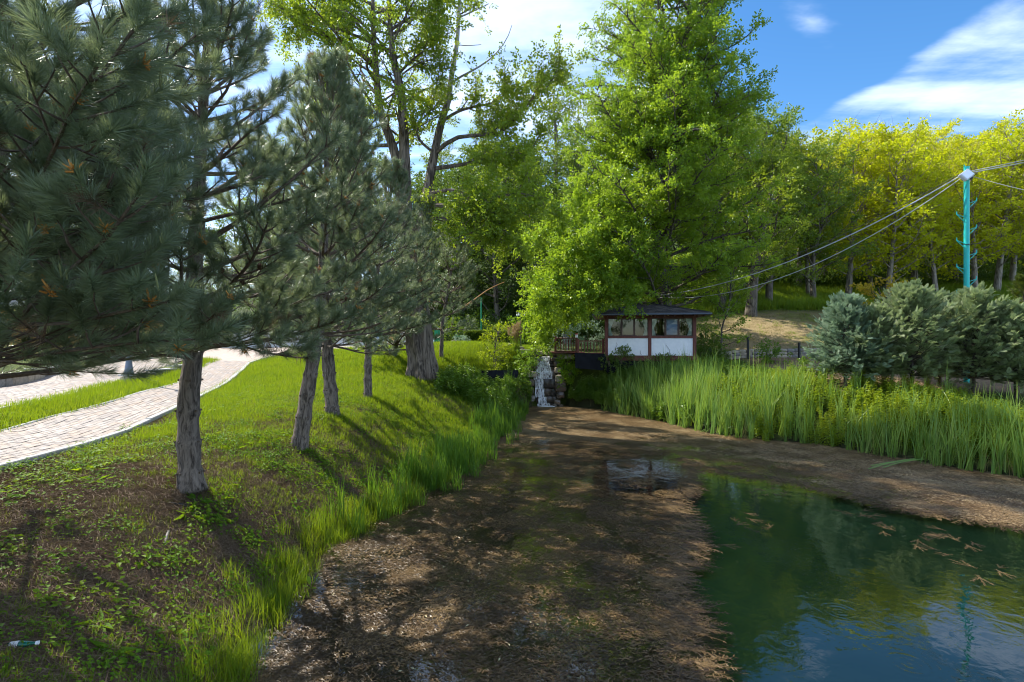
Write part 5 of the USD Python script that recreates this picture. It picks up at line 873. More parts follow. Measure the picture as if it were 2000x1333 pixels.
M['steel'] = simple('grey_blue_metal', (.30, .33, .40), .4, .5, (8, (.38, .41, .48)), metallic=.3)
M['white'] = simple('white_paint', (.75, .75, .74), .5, .4)
M['red'] = simple('red_plastic', (.55, .06, .05), .5, .4)
q = P(1112, 688, 26.0); ch = thing('deck_chair', 'grey blue slatted chair behind the deck balustrade', 'chair', (q[0], q[1], 2.555), .4)
for k in range(4): MB().box((-.2 + k * .13, 0, .42), (.11, .46, .02), None, .004).build('slat', M['steel'], ch)
for k in range(4): MB().box((-.2 + k * .13, .24, .68), (.10, .02, .46), None, .004).build('back_slat', M['steel'], ch)
for x in (-.24, .24):
    for y in (-.2, .24): MB().tube([[x, y, 0], [x, y, .41]], .016, 6).build('leg', M['steel'], ch)
q = P(1126, 658, 24.6); can = thing('paint_can', 'small white tin with red top on the balustrade corner', 'tin', (q[0], q[1], 3.27))
mesh('body', *(lambda m: (np.array(m.vertices) + [0, 0, .07], np.array(m.faces)))(trimesh.creation.cylinder(.07, .14, sections=20)), M['white'], can, smooth=30); mesh('lid', *(lambda m: (np.array(m.vertices) + [0, 0, .165], np.array(m.faces)))(trimesh.creation.cylinder(.074, .05, sections=20)), M['red'], can, smooth=30)
# ---------------------------------------------------------------- waterfall
wf = thing('waterfall', 'stepped stone cascade with white water falling into the pond', 'waterfall')
M['wet'] = [simple(f'wet_rock_{k}', c, .3, .6, (7, c2), .7) for k, (c, c2) in enumerate([((.035, .026, .02), (.09, .065, .045)), ((.06, .045, .03), (.14, .10, .07)), ((.025, .02, .018), (.06, .05, .04))])]
M['foam'] = simple('white_water', (.78, .80, .82), .25, .6)
n_ = {'g': ('geometry', {}), 'm': ('mapping', {'scale': (24, 8, 3.2)}), 'n': ('noise_texture', {'scale': 1.0, 'detail': 4.0, 'roughness': .7}), 'r': ('map_range', {'from_min': .44, 'from_max': .58, 'clamp': True}), 'p': ('principled_bsdf', {'base_color': (.82, .84, .87), 'roughness': .2}), 't': ('transparent_bsdf', {}), 'x': ('mix_closure', {})}
M['fall'] = usdkit.material(stage, '/World/Looks/falling_water', n_, [('g.position', 'm.vector'), ('m.vector', 'n.vector'), ('n.fac', 'r.value'), ('r.result', 'x.fac'), ('t.BSDF', 'x.closure1'), ('p.BSDF', 'x.closure2')], surface='x.closure')
ys_ = [699, 706, 713, 719, 726, 743, 762, 777, 790]; xc = [1064, 1063, 1064, 1065, 1066, 1068, 1069, 1071, 1074]; hw_ = [14, 16, 18, 20, 22, 22, 22, 22, 20]; dd0 = [25.6, 25.45, 25.3, 25.2, 25.1, 24.95, 24.8, 24.65, 24.5]; wat = [(1064, 9), (1060, 12), (1060, 14), (1060, 16), (1060, 18), (1053, 8), (1054, 9), (1059, 8), (1062, 12)]
prev = None
for k, (y, x, hw, d) in enumerate(zip(ys_, xc, hw_, dd0)):
    t = P(x, y, d); nxt = P(x, ys_[k + 1] if k < 8 else 796, d)[2]; hh = max(.12, t[2] - nxt); W_ = 2 * hw / 1000 * d
    nst = 2 if k < 5 else 3
    for s_ in range(nst):
        w_ = W_ / nst; v, f = rough_stone((t[0] - W_ / 2 + w_ * (s_ + .5) + rng.normal(0, .02), d + .28 + rng.normal(0, .03), t[2] - hh * .35), (w_ * 1.18, .62, hh * .95), rng, amt=.10); mesh('ledge_stone', v, f, M['wet'][int(rng.integers(0, 3))], wf, smooth=30)
    v, f = rough_stone((t[0], d + .55, t[2] - hh * .6), (W_ * 1.1, .7, hh * 1.3), rng, amt=.08); mesh('back_stone', v, f, M['wet'][2], wf, smooth=30)
    # water over the lip
    px_, ww = wat[k]; a = P(px_ - ww, y, d)[0]; b = P(px_ + ww, y, d)[0]; nu = 16; rows_ = [(.25, .035), (.02, .04), (-.07, .01), (-.10, -hh * .5), (-.12, -hh * 1.02)]; V = []
    for (dy, dz) in rows_:
        for u in np.linspace(0, 1, nu): V.append([a + (b - a) * u + rng.normal(0, .008), d + dy + rng.normal(0, .012) - .03, t[2] + dz + rng.normal(0, .008)])
    i, j = np.meshgrid(np.arange(4), np.arange(nu - 1), indexing='ij'); q_ = (i * nu + j).ravel(); mesh('falling_water', np.array(V), np.stack([q_, q_ + nu, q_ + nu + 1, q_ + 1], -1), M['fall'], wf, smooth=True)
    st_ = MB()
    for _ in range(26 if k < 5 else 34):
        u = rng.random(); x0 = a + (b - a) * u; z0 = t[2] - hh * .6 * rng.random(); st_.tube([[x0, d - .16, z0], [x0 + rng.normal(0, .012), d - .18, z0 - .06 * rng.uniform(.5, 1.6)], [x0 + rng.normal(0, .02), d - .19, z0 - .12 * rng.uniform(.6, 1.4)]], [.004, .006, .002], 4)
    st_.build('water_strands', M['foam'], wf)
for px, py, d, s in [(1044, 716, 25.1, .34), (1039, 732, 24.9, .36), (1035, 748, 24.7, .40), (1033, 764, 24.5, .42), (1036, 779, 24.4, .36), (1087, 712, 25.1, .3), (1091, 724, 25.0, .36), (1093, 740, 24.8, .4), (1094, 757, 24.6, .45), (1094, 772, 24.5, .42), (1050, 702, 25.4, .3), (1082, 702, 25.4, .3), (1040, 694, 25.7, .42), (1020, 691, 25.9, .45), (1095, 694, 25.6, .45), (1110, 697, 25.4, .4), (1088, 786, 24.3, .3), (1084, 793, 24.2, .22), (1096, 794, 24.2, .18)]:
    c_ = P(px, py, d); v, f = rough_stone((0, 0, 0), (s * rng.uniform(.8, 1.2), s, s * rng.uniform(.6, .95)), rng, amt=.22); mesh('rock', v + c_, f, (M['stone'][:3] + M['wet'][:2] * 2)[int(rng.integers(0, 7))], wf, smooth=30)
for px in (1062, 1072, 1080):
    c_ = P(px, 795, 24.2); v, f = rough_stone((0, 0, 0), (.3, .25, .05), rng); mesh('foam', v + [c_[0], c_[1], .012], f, M['foam'], wf, smooth=True)
# flat stones along the top of the terrace edge
for k, px in enumerate([1000, 1015, 1028, 1052, 1075, 1100]):
    c_ = P(px, 687, 26.2); v, f = rough_stone((0, 0, 0), (rng.uniform(.35, .6), .4, rng.uniform(.15, .3)), rng); mesh('capstone', v + [c_[0], c_[1], float(Z(c_[0], c_[1])) + .08], f, M['stone'][k % 4], wf, smooth=30)
# ---------------------------------------------------------------- pole, floodlight and cables
M['turq'] = simple('turquoise_paint', (.012, .40, .37), .38, .5, (6, (.02, .46, .42)))
M['green'] = simple('green_paint', (.01, .22, .10), .45, .5)
M['black'] = simple('black_plastic', (.015, .015, .016), .45, .5)
M['alu'] = simple('lamp_housing', (.42, .44, .47), .4, .5)
pb = P(1888, 772, 18.5); zt_ = P(1885, 328, 18.5)[2]; zb_ = float(Z(pb[0], pb[1]))
po = thing('utility_pole', 'turquoise steel pole with climbing steps and a floodlight', 'pole', (pb[0], pb[1], zb_)); Hh = zt_ - zb_
MB().tube([[0, 0, -.3], [0, 0, Hh]], [.088, .082], 20).build('shaft', M['turq'], po, smooth=40); MB().tube([[0, 0, Hh - .004], [0, 0, Hh + .025]], .088, 20).build('cap', M['turq'], po, smooth=40)
for k, py in enumerate([398, 425, 450, 476, 500, 527, 551, 578, 602, 629, 655]):
    s_ = 1 if k % 2 == 0 else -1; z = P(0, py, 18.5)[2] - zb_; st_ = MB(); st_.tube([[s_ * .09, 0, z], [s_ * .36, 0, z + .10]], .013, 6).tube([[s_ * .36, 0, z + .20], [s_ * .36, 0, z + .085]], .013, 6).tube([[s_ * .09, 0, z - .16], [s_ * .36, 0, z + .09]], .012, 6); st_.build('climbing_step', M['turq'], po)
zf = P(0, 346, 18.5)[2] - zb_; Rf = Rotation.from_euler('yx', [-35, -20], degrees=True).as_matrix(); fl = str(UsdGeom.Xform.Define(stage, pth('floodlight', po)).GetPath())
MB().box((-.16, -.17, zf), (.46, .12, .32), Rf, .02).build('housing', M['alu'], fl)
MB().box(np.array([-.16, -.17, zf]) + Rf @ [0, -.064, 0], (.38, .008, .25), Rf, .003).build('lens', simple('floodlight_glass', (.62, .66, .72), .15, .6), fl); MB().tube([[-.05, -.1, zf + .1], [-.2, -.12, zf + .38]], .02, 6).build('bracket', M['turq'], fl)
MB().box((.02, 0, zf - .05), (.24, .26, .12), None, .02).build('band_clamp', M['gutter'], po)
zk = P(0, 479, 18.5)[2] - zb_; MB().tube([[-.25, -.115, zk - .02], [.42, -.115, zk + .03]], .014, 6).build('crossbar', M['black'], po)
M['cable'] = simple('pale_cable', (.40, .40, .40), .5, .4); M['dcable'] = simple('dark_cable', (.05, .05, .05), .5, .4)
def cable(label, a, b, sag, r, mat, n=28, twist=None):
    t = np.linspace(0, 1, n)[:, None]; p = np.array(a) * (1 - t) + np.array(b) * t; p[:, 2] -= sag * 4 * (t * (1 - t))[:, 0]
    m_ = MB().tube(p, r, 6).build('overhead_cable', mat, smooth=True); tag(m_, label, 'cable'); return p
cable('upper pale cable sloping from the pole top to the great tree', P(1880, 342, 18.4), P(1287, 578, 26.9), .78, .021, M['cable']); cable('lower pale cable sloping from the pole to the great tree', P(1876, 350, 18.4), P(1287, 582, 26.9), 1.25, .014, M['cable'])
cable('thin dark cable running just above the pale ones', P(1880, 338, 18.45), P(1290, 574, 26.95), .66, .012, M['dcable'])
cable('thick pale cable leaving the pole top towards the right', P(1892, 339, 18.4), P(2420, 214, 15), .12, .020, M['cable']); cable('second pale cable leaving the pole top towards the right', P(1892, 336, 18.4), P(2420, 204, 15), .12, .016, M['cable']); cable('thin cable sagging from the pole down to the right', P(1892, 343, 18.45), P(2420, 420, 14), .3, .010, M['cable'])
# ---------------------------------------------------------------- lamps, posts, hedge, fence
M['lampblue'] = simple('lamp_cast_iron', (.10, .125, .175), .45, .5, (10, (.14, .165, .22)))
M['lampblack'] = simple('lamp_dark_iron', (.03, .03, .032), .4, .5); M['globe'] = simple('frosted_globe', (.70, .70, .72), .25, .5)
def lathe(prof, k=24):
    a = np.arange(k) * 2 * np.pi / k; V = np.vstack([np.c_[r * np.cos(a), r * np.sin(a), np.full(k, z)] for r, z in prof]); m_ = len(prof); i, j = np.meshgrid(np.arange(m_ - 1), np.arange(k), indexing='ij'); j2 = (j + 1) % k; return V, np.stack([i * k + j, i * k + j2, (i + 1) * k + j2, (i + 1) * k + j], -1).reshape(-1, 4)
q = P(247, 746, 16.1); lm = thing('lamp_post', 'blue grey cast lamp post standing on the stone edging', 'lamp post', (q[0], q[1] + .1, float(Z(q[0], q[1])) + .24))
for nm, pr in [('foot', [(.0, 0), (.155, 0), (.155, .05), (.14, .07), (.125, .12), (.10, .30), (.08, .50), (.065, .56)]), ('shaft', [(.05, .56), (.05, .62), (.045, .7), (.04, 2.6), (.05, 2.62), (.05, 2.7), (.02, 2.72)])]: v, f = lathe(pr); mesh(nm, v, f, M['lampblue'], lm, smooth=40)
m_ = trimesh.creation.icosphere(3, .17); mesh('globe', np.array(m_.vertices) + [0, 0, 2.88], np.array(m_.faces), M['globe'], lm, smooth=True)
q = P(1017, 690, 27); lm = thing('globe_lamp', 'dark lamp post with a cluster of hanging white globes beside the dry plumes', 'lamp post', zat(q[0], q[1]))
zl = P(0, 612, 27)[2] - float(Z(q[0], q[1])); v, f = lathe([(.07, 0), (.07, .1), (.03, .2), (.025, zl), (.012, zl + .02)], 14); mesh('shaft', v, f, M['lampblack'], lm, smooth=40)
for k, a in enumerate((0, 2.1, 4.2)):
    d_ = np.array([math.cos(a + .2), math.sin(a + .2), 0]); MB().tube(spline([[0, 0, zl - .06], d_ * .12 + [0, 0, zl + .06], d_ * .25 + [0, 0, zl - .02]], 8), .012, 6).build('arm', M['lampblack'], lm); v, f = lathe([(0, .0), (.06, 0.01), (.075, -.02), (.07, -.05)], 14); mesh('shade', v + d_ * .25 + [0, 0, zl + .01], f, M['lampblack'], lm); m_ = trimesh.creation.icosphere(2, .075); mesh('globe', np.array(m_.vertices) + d_ * .25 + [0, 0, zl - .10], np.array(m_.faces), M['globe'], lm, smooth=True)
q = P(940, 662, 31); zq = float(Z(q[0], q[1])); pt = thing('green_post', 'thin green post rising from behind the hedge', 'post', (q[0], q[1], zq)); MB().tube([[0, 0, 0], [0, 0, P(0, 583, 31)[2] - zq]], .045, 10).build('shaft', M['green'], pt, smooth=40); MB().tube([[0, 0, P(0, 583, 31)[2] - zq - .003], [0, 0, P(0, 583, 31)[2] - zq + .03]], .055, 10).build('cap', M['green'], pt, smooth=40)
M['cane'] = simple('orange_cane', (.38, .16, .04), .6, .3, (12, (.46, .22, .07)))
br = MB().tube(spline([P(900, 604, 30), P(925, 587, 30), P(955, 566, 30), P(985, 552, 30)], 14), np.linspace(.045, .02, 14), 7).build('bare_pole', M['cane'], smooth=True); tag(br, 'slanting orange brown cane beside the green post', 'cane')
# clipped hedge
h0, h1 = P(908, 682, 29.5), P(988, 683, 29.5); hx = (h0[0] + h1[0]) / 2; hd = thing('clipped_hedge', 'low clipped green hedge at the back of the terrace', 'hedge', (hx, 29.8, float(Z(hx, 29.8))))
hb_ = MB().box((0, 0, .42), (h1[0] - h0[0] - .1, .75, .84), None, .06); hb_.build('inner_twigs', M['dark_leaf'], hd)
n_h = 2600; f_ = rng.random(n_h); xx = rng.uniform(-.5, .5, n_h) * (h1[0] - h0[0]); tp_ = f_ < .4; pos = np.where(tp_[:, None], np.c_[xx, rng.uniform(-.4, .4, n_h), np.full(n_h, .86)], np.c_[xx, np.full(n_h, -.40), rng.uniform(.05, .86, n_h)]); dirs = np.where(tp_[:, None], [0, -.2, 1.], [0, -1., .35]) + rng.normal(0, .5, (n_h, 3))
instancer('leaves', [(*sprig(rng, 12, .14, .055), M['hedge']) for _ in range(3)], pos, quats(dirs, rng), rng.uniform(.7, 1.1, n_h), rng, hd)
# dry plume grass
q = P(1008, 690, 25.6); pg = thing('plume_grass', 'clump of dry tan plume grass above the waterfall', 'grass clump', zat(q[0], q[1])); v, f = blades(rng, 160, .22, (.5, 1.1), .012, .5, 5); mesh('blades', v, f, M['weed'], pg); st_ = MB(); A, D = [], []
for k in range(34):
    a = rng.random() * 6.28; ln = rng.uniform(.05, .45); h_ = rng.uniform(.9, 1.55); e_ = np.array([ln * math.cos(a), ln * math.sin(a), h_]); st_.tube([[.05 * math.cos(a), .05 * math.sin(a), 0], e_ * [.6, .6, .6], e_], .005, 3)
    for j in range(5): A.append(e_ - [0, 0, .05 * j]); D.append([math.cos(a) * .4, math.sin(a) * .4, 1] + rng.normal(0, .25, 3))
st_.build('stems', M['pampas'], pg); instancer('plumes', [(*sprig(rng, 16, .16, .04), M['pampas']) for _ in range(3)], np.array(A), quats(np.array(D), rng), rng.uniform(.8, 1.3, len(A)), rng, pg)
# fence posts and the low dark wall at the foot of the mown slope
a, b = P(1405, 699, 24.8), P(1600, 701, 24.2); stone_wall('dry_stone_wall', 'low dark stone wall at the foot of the mown slope', (a[0], a[1]), (b[0], b[1]), .42, .35, 3, rng, False, 15)
for px, py, d, hh, lab in [(1461, 700, 24.3, 1.0, 'black fence post standing clear before the mown slope'), (1561, 700, 23.8, .75, 'black fence post half hidden by leaves at the right end of the wall'), (1686, 757, 17.4, 1.0, 'short black fence post between the cypress trunks'), (1387, 705, 24.3, .8, 'dark fence post beside the young tree right of the tea house')]:
    q = P(px, py, d); fpz = thing('fence_post', lab, 'post', zat(q[0], q[1])); MB().box((0, 0, hh / 2 - .1), (.085, .085, hh + .2), None, .008).build('shaft', M['black'], fpz); MB().box((0, 0, hh + .012), (.095, .095, .03), None, .008).build('cap', M['black'], fpz)
# ivy and vines by the house
def ivy(label, pts, n, rng, mat='vine', name='ivy_bush', size=.45, leaf=.085):
    root = thing(name, label, 'bush'); A, D = [], []; w = MB()
    for c, r in pts:
        c = np.array(c); m_ = int(n * r[0] * r[2]); d = rng.normal(0, 1, (m_, 3)); d /= np.linalg.norm(d, axis=1, keepdims=True); A.append(c + d * r * rng.uniform(.55, 1.05, (m_, 1))); D.append(d + [0, 0, .2]); w.tube([c - [0, 0, r[2] * 1.1], c], [.02, .01], 5)
        for k in range(8): e_ = rng.normal(0, 1, 3); w.tube([c - [0, 0, r[2] * .8], c + e_ / np.linalg.norm(e_) * r * .8], [.010, .004], 3)
    w.build('stems', M['branch'], root); crown(root, 'leaves', np.vstack(A), np.vstack(D), [(*sprig(rng, 14, size * .6, leaf), M[mat]) for _ in range(3)], rng, .7, 1.2); return root
c1 = P(1382, 680, 24.4); ivy('dark glossy ivy mass against the right wall of the tea house', [(c1, np.array([.45, .5, .62])), (P(1375, 700, 24.2), np.array([.5, .5, .5])), (P(1398, 695, 24.6), np.array([.4, .5, .45]))], 420, rng)
ivy('climbing vine in front of the left white panel of the tea house', [(P(1214, 700, 23.85), np.array([.34, .16, .26])), (P(1218, 686, 23.88), np.array([.12, .08, .16])), (P(1190, 706, 23.8), np.array([.22, .15, .2]))], 700, rng, leaf=.07)
ivy('trailing vine along the sill of the tea house below the right panel', [(P(1292, 708, 23.7), np.array([.55, .16, .2])), (P(1330, 712, 23.7), np.array([.45, .16, .2])), (P(1265, 716, 23.6), np.array([.3, .16, .16]))], 620, rng, leaf=.075)
ivy('bush with pale leaves at the foot of the stone wall', [(P(1498, 688, 23.4), np.array([.32, .3, .4])), (P(1515, 705, 23), np.array([.4, .3, .4]))], 330, rng, 'nettle'); ivy('loose pale green bush left of the blue grey cypress', [(P(1590, 720, 18.4), np.array([.45, .3, .4])), (P(1625, 735, 17.8), np.array([.4, .3, .35])), (P(1560, 735, 19.5), np.array([.35, .3, .3]))], 330, rng, 'vine')
ivy('leafy bush at the foot of the black liner left of the waterfall', [(P(965, 768, 21.2), np.array([.5, .3, .2])), (P(1010, 760, 22.0), np.array([.45, .3, .25])), (P(925, 752, 20.6), np.array([.35, .3, .16]))], 420, rng, 'vine'); ivy('yellow green plants among stones right of the waterfall', [(P(1108, 708, 24.6), np.array([.36, .2, .24])), (P(1112, 728, 24.3), np.array([.3, .2, .26])), (P(1102, 745, 24.2), np.array([.22, .2, .2]))], 520, rng, 'weed'); ivy('dark bush right of the young sapling above the terrace liner', [(P(1024, 706, 24.2), np.array([.36, .25, .36])), (P(1030, 722, 23.6), np.array([.3, .22, .3]))], 500, rng, 'nettle')
ivy('grey green shrub behind the deck balustrade', [(P(1150, 655, 29), np.array([.9, .5, .7])), (P(1100, 660, 29), np.array([.7, .5, .6]))], 180, rng, 'thuja_a', 'grey_shrub', .6, .1)
# ---------------------------------------------------------------- forecourt: chalet, parapet and leisure things
M['larch'] = simple('orange_larch', (.42, .17, .035), .55, .4, (5, (.55, .26, .07)), .2, stretch=(.3, .3, 6)); M['roofgrey'] = simple('corrugated_roof', (.42, .43, .45), .45, .4, (6, (.52, .53, .55))); M['paleroof'] = simple('pale_wall', (.50, .49, .47), .85, .2, (5, (.60, .59, .57)), .2); M['glassdark'] = simple('dark_window', (.03, .035, .04), .08, .6)
q = P(110, 650, 27); cz0 = float(Z(q[0], q[1])); chl = thing('timber_chalet', 'orange timber chalet with pale corrugated roof behind the pines', 'house', (q[0], q[1], cz0), math.radians(8)); CW, CD, CH = 8.0, 5.0, 2.4
for k in range(12): MB().box((0, 0, .1 + k * .2), (CW, CD, .192), None, .02).build('log_course', M['larch'], chl)
for k in range(4):
    x = -3 + k * 2.0; wn = str(UsdGeom.Xform.Define(stage, pth('window', chl)).GetPath()); MB().box((x, -CD / 2 - .02, 1.35), (1.0, .06, 1.1), None, .01).build('frame', M['paleroof'], wn); MB().box((x, -CD / 2 - .055, 1.35), (.84, .02, .94)).build('pane', M['glassdark'], wn)
rs = MB(); us = np.linspace(-CW / 2 - .5, CW / 2 + .5, 120)
for sgn in (-1, 1):
    V = [[u, sgn * (CD / 2 + .7) * (1 - t), CH + .05 - .25 * (1 - t) + 1.5 * t + .025 * math.sin(u * 40) + o] for o in (0, -.03) for t in (0, 1) for u in us]; a = np.arange(119); f_ = np.stack([a, a + 1, a + 121, a + 120], -1); rs.add(np.array(V), np.vstack([f_ if sgn < 0 else f_[:, ::-1], (f_ + 240)[:, ::-1] if sgn < 0 else f_ + 240]))
rs.build('roof', M['roofgrey'], chl)
for sgn in (-1, 1): MB().add([[sgn * (CW / 2 - .02), -CD / 2, CH - .02], [sgn * (CW / 2 - .02), CD / 2, CH - .02], [sgn * (CW / 2 - .02), 0, CH + 1.3]], [[0, 1, 2]]).build('gable', M['larch'], chl)
a, b = P(430, 676, 30), P(800, 672, 33); n_ = np.hypot(*(b - a)[:2]); R_ = Rotation.from_euler('z', math.atan2(b[1] - a[1], b[0] - a[0])).as_matrix(); zc_ = float(Z((a[0] + b[0]) / 2, 31.5)); wl = thing('parapet_wall', 'pale grey wall along the back of the forecourt', 'wall')
for k in range(6): c_ = a + (b - a) * (k + .5) / 6; MB().box([c_[0], c_[1], zc_ + .42], (n_ / 6 - .015, .3, .95), R_, .01).build('panel', M['paleroof'], wl); MB().box([c_[0], c_[1], zc_ + .93], (n_ / 6 - .006, .38, .07), R_, .012).build('coping', M['kerb'], wl)
q = P(768, 674, 29.0); zq = float(Z(q[0], q[1])) + .04; M['yellow'] = simple('yellow_wood', (.60, .36, .09), .55, .3, (6, (.68, .44, .13)), .1, stretch=(1, 1, .2)); lg = thing('sun_lounger', 'yellow wooden lounger with its back raised on the forecourt', 'lounger', (q[0], q[1], zq), .25)
for k in range(5): MB().box((-.2 + k * .1, .22 * 0 + .0, .72), (.092, .03, .78), Rotation.from_euler('x', -22, degrees=True).as_matrix(), .006).build('back_slat', M['yellow'], lg)
for k in range(8): MB().box((0, -.25 - k * .15, .33), (.56, .13, .03), None, .006).build('seat_slat', M['yellow'], lg)
for x in (-.25, .25):
    MB().box((x, -.7, .28), (.04, 1.4, .06), None, .006).build('side_rail', M['yellow'], lg)
    for y in (-.15, -1.3): MB().box((x, y, .125), (.05, .05, .25), None, .006).build('leg', M['yellow'], lg)
M['blue'] = simple('blue_cloth', (.05, .10, .34), .85, .2, (5, (.09, .17, .46)), .3); M['paleblue'] = simple('pale_blue_cloth', (.45, .55, .68), .85, .2, (6, (.58, .66, .76)))
q = P(738, 678, 28.5); zq = float(Z(q[0], q[1])) + .04; bl = thing('draped_chair', 'chair draped with blue and pale cloth on the forecourt', 'chair', (q[0], q[1], zq)); ys2 = np.linspace(0, 1, 16); V = []
for t in ys2:
    for u in np.linspace(-1, 1, 21): V.append([u * .28 * (1 + .25 * t), -.30 * t - .03 * math.sin(u * 9 + t * 4), 1.02 - .72 * t + .02 * math.sin(u * 7)])
i, j = np.meshgrid(np.arange(15), np.arange(20), indexing='ij'); a_ = (i * 21 + j).ravel(); f_ = np.stack([a_, a_ + 21, a_ + 22, a_ + 1], -1); V = np.array(V); g2 = f_[:20 * 10]; mesh('blue_cloth', V[:231], g2, M['blue'], bl, smooth=True); V2 = V[210:] + [0, -.004, 0]; g3 = f_[20 * 10:] - 210; mesh('pale_cloth', V2, g3, M['paleblue'], bl, smooth=True)
for x in (-.25, .25):
    for y in (-.3, .1): MB().box((x, y, .22), (.04, .04, .44), None, .005).build('leg', M['white'], bl)
MB().box((0, -.1, .45), (.54, .44, .03), None, .006).build('seat', M['white'], bl); MB().box((0, .12, .72), (.5, .03, .56), None, .006).build('back', M['white'], bl)
q = P(848, 680, 27); zq = float(Z(q[0], q[1])); gs = thing('garden_hoop', 'green metal hoop standing behind the great trunk', 'hoop', (q[0], q[1], zq)); MB().tube(spline([[-.28, 0, 0], [-.28, 0, .75], [-.2, 0, .98], [0, 0, 1.06], [.2, 0, .98], [.28, 0, .75], [.28, 0, 0]], 26), .03, 8).build('hoop', M['green'], gs, smooth=True); MB().box((.12, .02, .55), (.22, .02, .62), None, .006).build('panel', M['green'], gs); MB().box((-.1, .02, .3), (.2, .02, .25), None, .006).build('panel', M['white'], gs)
q = P(887, 681, 27.5); zq = float(Z(q[0], q[1])); ar = thing('garden_arch', 'small pale stone arch on the terrace before the hedge', 'arch', (q[0], q[1], zq))
for k in range(9): a_ = math.pi * (k + .5) / 9; MB().box((.22 * math.cos(a_), 0, .05 + .22 * math.sin(a_)), (.075, .16, .085), Rotation.from_euler('y', -(a_)).as_matrix(), .01).build('arch_stone', M['stone'][1 + 2 * (k % 2)], ar)
q = P(898, 664, 28.5); zq = float(Z(q[0], q[1])); bn = thing('green_bench', 'low green bench at the end of the clipped hedge', 'bench', (q[0], q[1], zq))
for k in range(3): MB().box((0, -.12 + k * .12, .52), (.62, .11, .03), None, .006).build('slat', M['green'], bn)
for x in (-.25, .25): MB().box((x, 0, .25), (.06, .3, .5), None, .008).build('leg', M['paleroof'], bn)
q = P(902, 675, 27.8); ivy('small grey green lavender clump in front of the hedge', [((q[0], q[1], float(Z(q[0], q[1])) + .2), np.array([.36, .3, .26]))], 700, rng, 'thuja_a', 'lavender', .35, .05)
# ---------------------------------------------------------------- little things
q = PW(357, 990, 1.05); 
def on_ground(px, py, guess=1.0):
    z = guess
    for _ in range(12): q = PW(px, py, z); z = .5 * z + .5 * float(Z(q[0], q[1]))
    return q
a, b = on_ground(330, 987), on_ground(372, 995); m_ = MB().tube(spline([a + [0, 0, .02], (a + b) / 2 + [0, 0, .035], b + [0, 0, .01]], 8), .017, 8).build('black_hose', M['black'], smooth=True); tag(m_, 'short piece of black hose lying below the nearest pine', 'hose')
a, b = on_ground(329, 1040), on_ground(322, 1068); m_ = MB().tube(spline([a + [0, 0, .012], (a + b) / 2 + [0, 0, .03], b + [0, 0, .012]], 7), [.018, .017, .016, .016, .018, .017, .014], 7).build('dead_stick', M['dead'], smooth=True); tag(m_, 'short pale stick lying on the litter of the near bank', 'stick')
q = on_ground(38, 1268); bt = thing('plastic_bottle', 'crushed green plastic bottle with pale label in the weeds', 'bottle', (q[0], q[1], q[2] + .03), .25); M['bottle'] = usdkit.material(stage, '/World/Looks/green_bottle', {'p': ('principled_bsdf', {'base_color': (.02, .20, .13), 'roughness': .12, 'transmission_weight': .4})}, surface='p.BSDF')
v, f = lathe([(.0, -.11), (.028, -.11), (.032, -.09), (.030, .02), (.027, .05), (.012, .09), (.011, .115), (.0, .116)], 16); Rb_ = Rotation.from_euler('y', 90, degrees=True).as_matrix(); v = v @ Rb_.T; v[:, 2] *= .7 + .3 * np.sin(v[:, 0] * 60) ** 2; mesh('body', v, f, M['bottle'], bt, smooth=50); v, f = lathe([(.0325, -.06), (.0325, .0)], 16); mesh('label_band', v @ Rb_.T * [1, 1, .95], f, M['white'], bt); v, f = lathe([(0, .108), (.014, .108), (.014, .128), (0, .128)], 12); mesh('cap', v @ Rb_.T, f, M['white'], bt)
q = PW(608, 1150); wpn = thing('water_plantain', 'young water plantain with upright oval leaves in the dark near water', 'water plant', (q[0], q[1], 0)); M['plantain'] = M['weed']
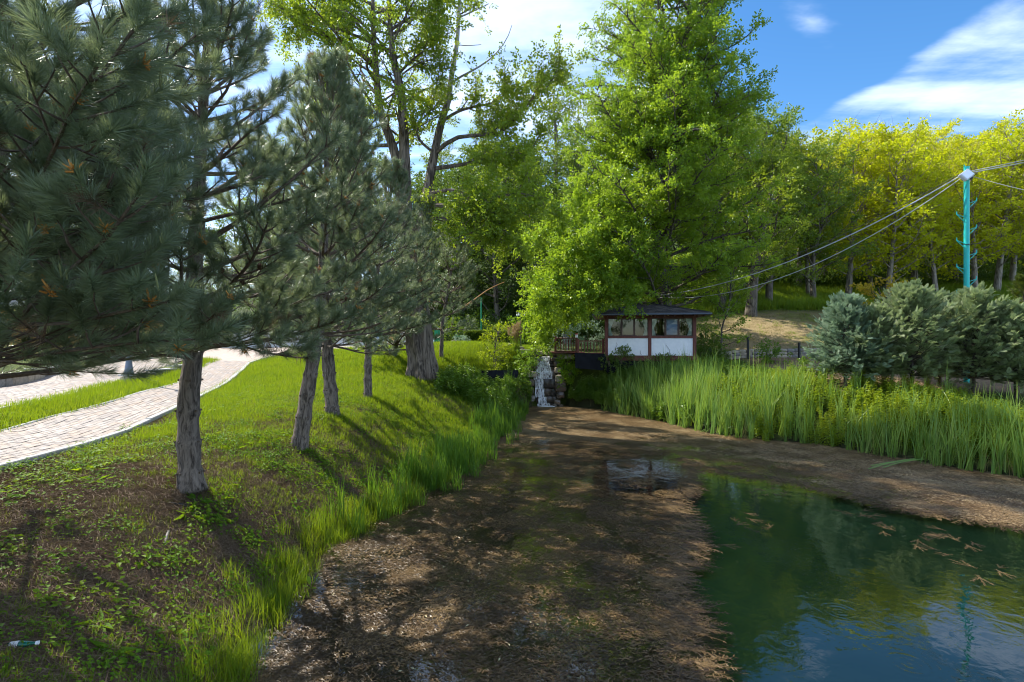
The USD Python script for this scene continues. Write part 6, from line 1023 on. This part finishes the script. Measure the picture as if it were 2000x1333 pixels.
for k, (a_, e_, L_) in enumerate([(.4, 1.15, .17), (2.4, .95, .14), (4.0, .7, .10), (5.4, .5, .12)]):
    d = np.array([math.cos(a_) * math.cos(e_), math.sin(a_) * math.cos(e_), math.sin(e_)]); MB().tube([[0, 0, -.02], d * .06], .004, 5).build('stalk', M['weed'], wpn); us = np.linspace(0, 1, 7); s_ = np.cross(d, [0, 0, 1]); s_ /= np.linalg.norm(s_); V = []
    for u in us: wv = .028 * math.sin(math.pi * min(1, u * .93 + .05)) ** .8; c_ = d * (.05 + L_ * u) - np.array([0, 0, .03 * u * u]); V += [c_ - s_ * wv, c_ + np.array([0, 0, -.004]), c_ + s_ * wv]
    F = []; 
    for r in range(6):
        for c in range(2): F.append([r * 3 + c, r * 3 + c + 1, r * 3 + c + 4, r * 3 + c + 3])
    mesh('leaf', np.array(V), np.array(F), M['weed'], wpn, smooth=True)
fl_ = [(1232, 905, 'white'), (945, 1045, 'pale'), (1008, 1056, 'pale'), (805, 1110, 'lime'), (1798, 945, 'pale')]
M['pale_leaf'] = simple('fallen_pale_leaf', (.45, .40, .22), .6, .3)
for k in range(26):
    px, py = rng.uniform(640, 1320), rng.uniform(900, 1320); q = PW(px, py); a_ = rng.random() * 6.28; v, f = leaves(rng, np.array([[q[0], q[1], .012]]), np.array([[math.cos(a_), math.sin(a_), .03]]), rng.uniform(.03, .055), .02, .08, np.array([0, 0, 5.0])); m_ = mesh('fallen_leaf', v, f, M['pale_leaf']); tag(m_, 'small pale yellow leaf afloat on the brown pondweed', 'leaf', 'pale leaves afloat on the pondweed')
# bent cattail leaves lying on the weed
for px0, py0, px1, py1, lab in [(1390, 845, 1445, 828, 'sheaf of flattened cattail leaves lying on the weed at the bend of the shore'), (1700, 915, 1790, 905, 'fallen cattail blades lying on the weed before the right reeds')]:
    a, b = PW(px0, py0), PW(px1, py1); m_ = MB()
    for k in range(22 if px0 < 1500 else 4):
        e_ = rng.normal(0, .12, 2); aa = a + [rng.normal(0, .3), e_[0], .02]; bb = b + [rng.normal(0, .15), e_[1], .12]; mid = (aa + bb) / 2 + [0, 0, rng.uniform(.05, .25) if px0 < 1500 else .03]; l_ = spline([aa, mid, bb], 8); s_ = np.array([.0, .012, .008]); V = np.stack([l_ - s_, l_ + s_], 1).reshape(-1, 3); i = np.arange(7) * 2; m_.add(V, np.stack([i, i + 1, i + 3, i + 2], -1))
    tag(m_.build('fallen_reeds', M['reed']), lab, 'reeds')
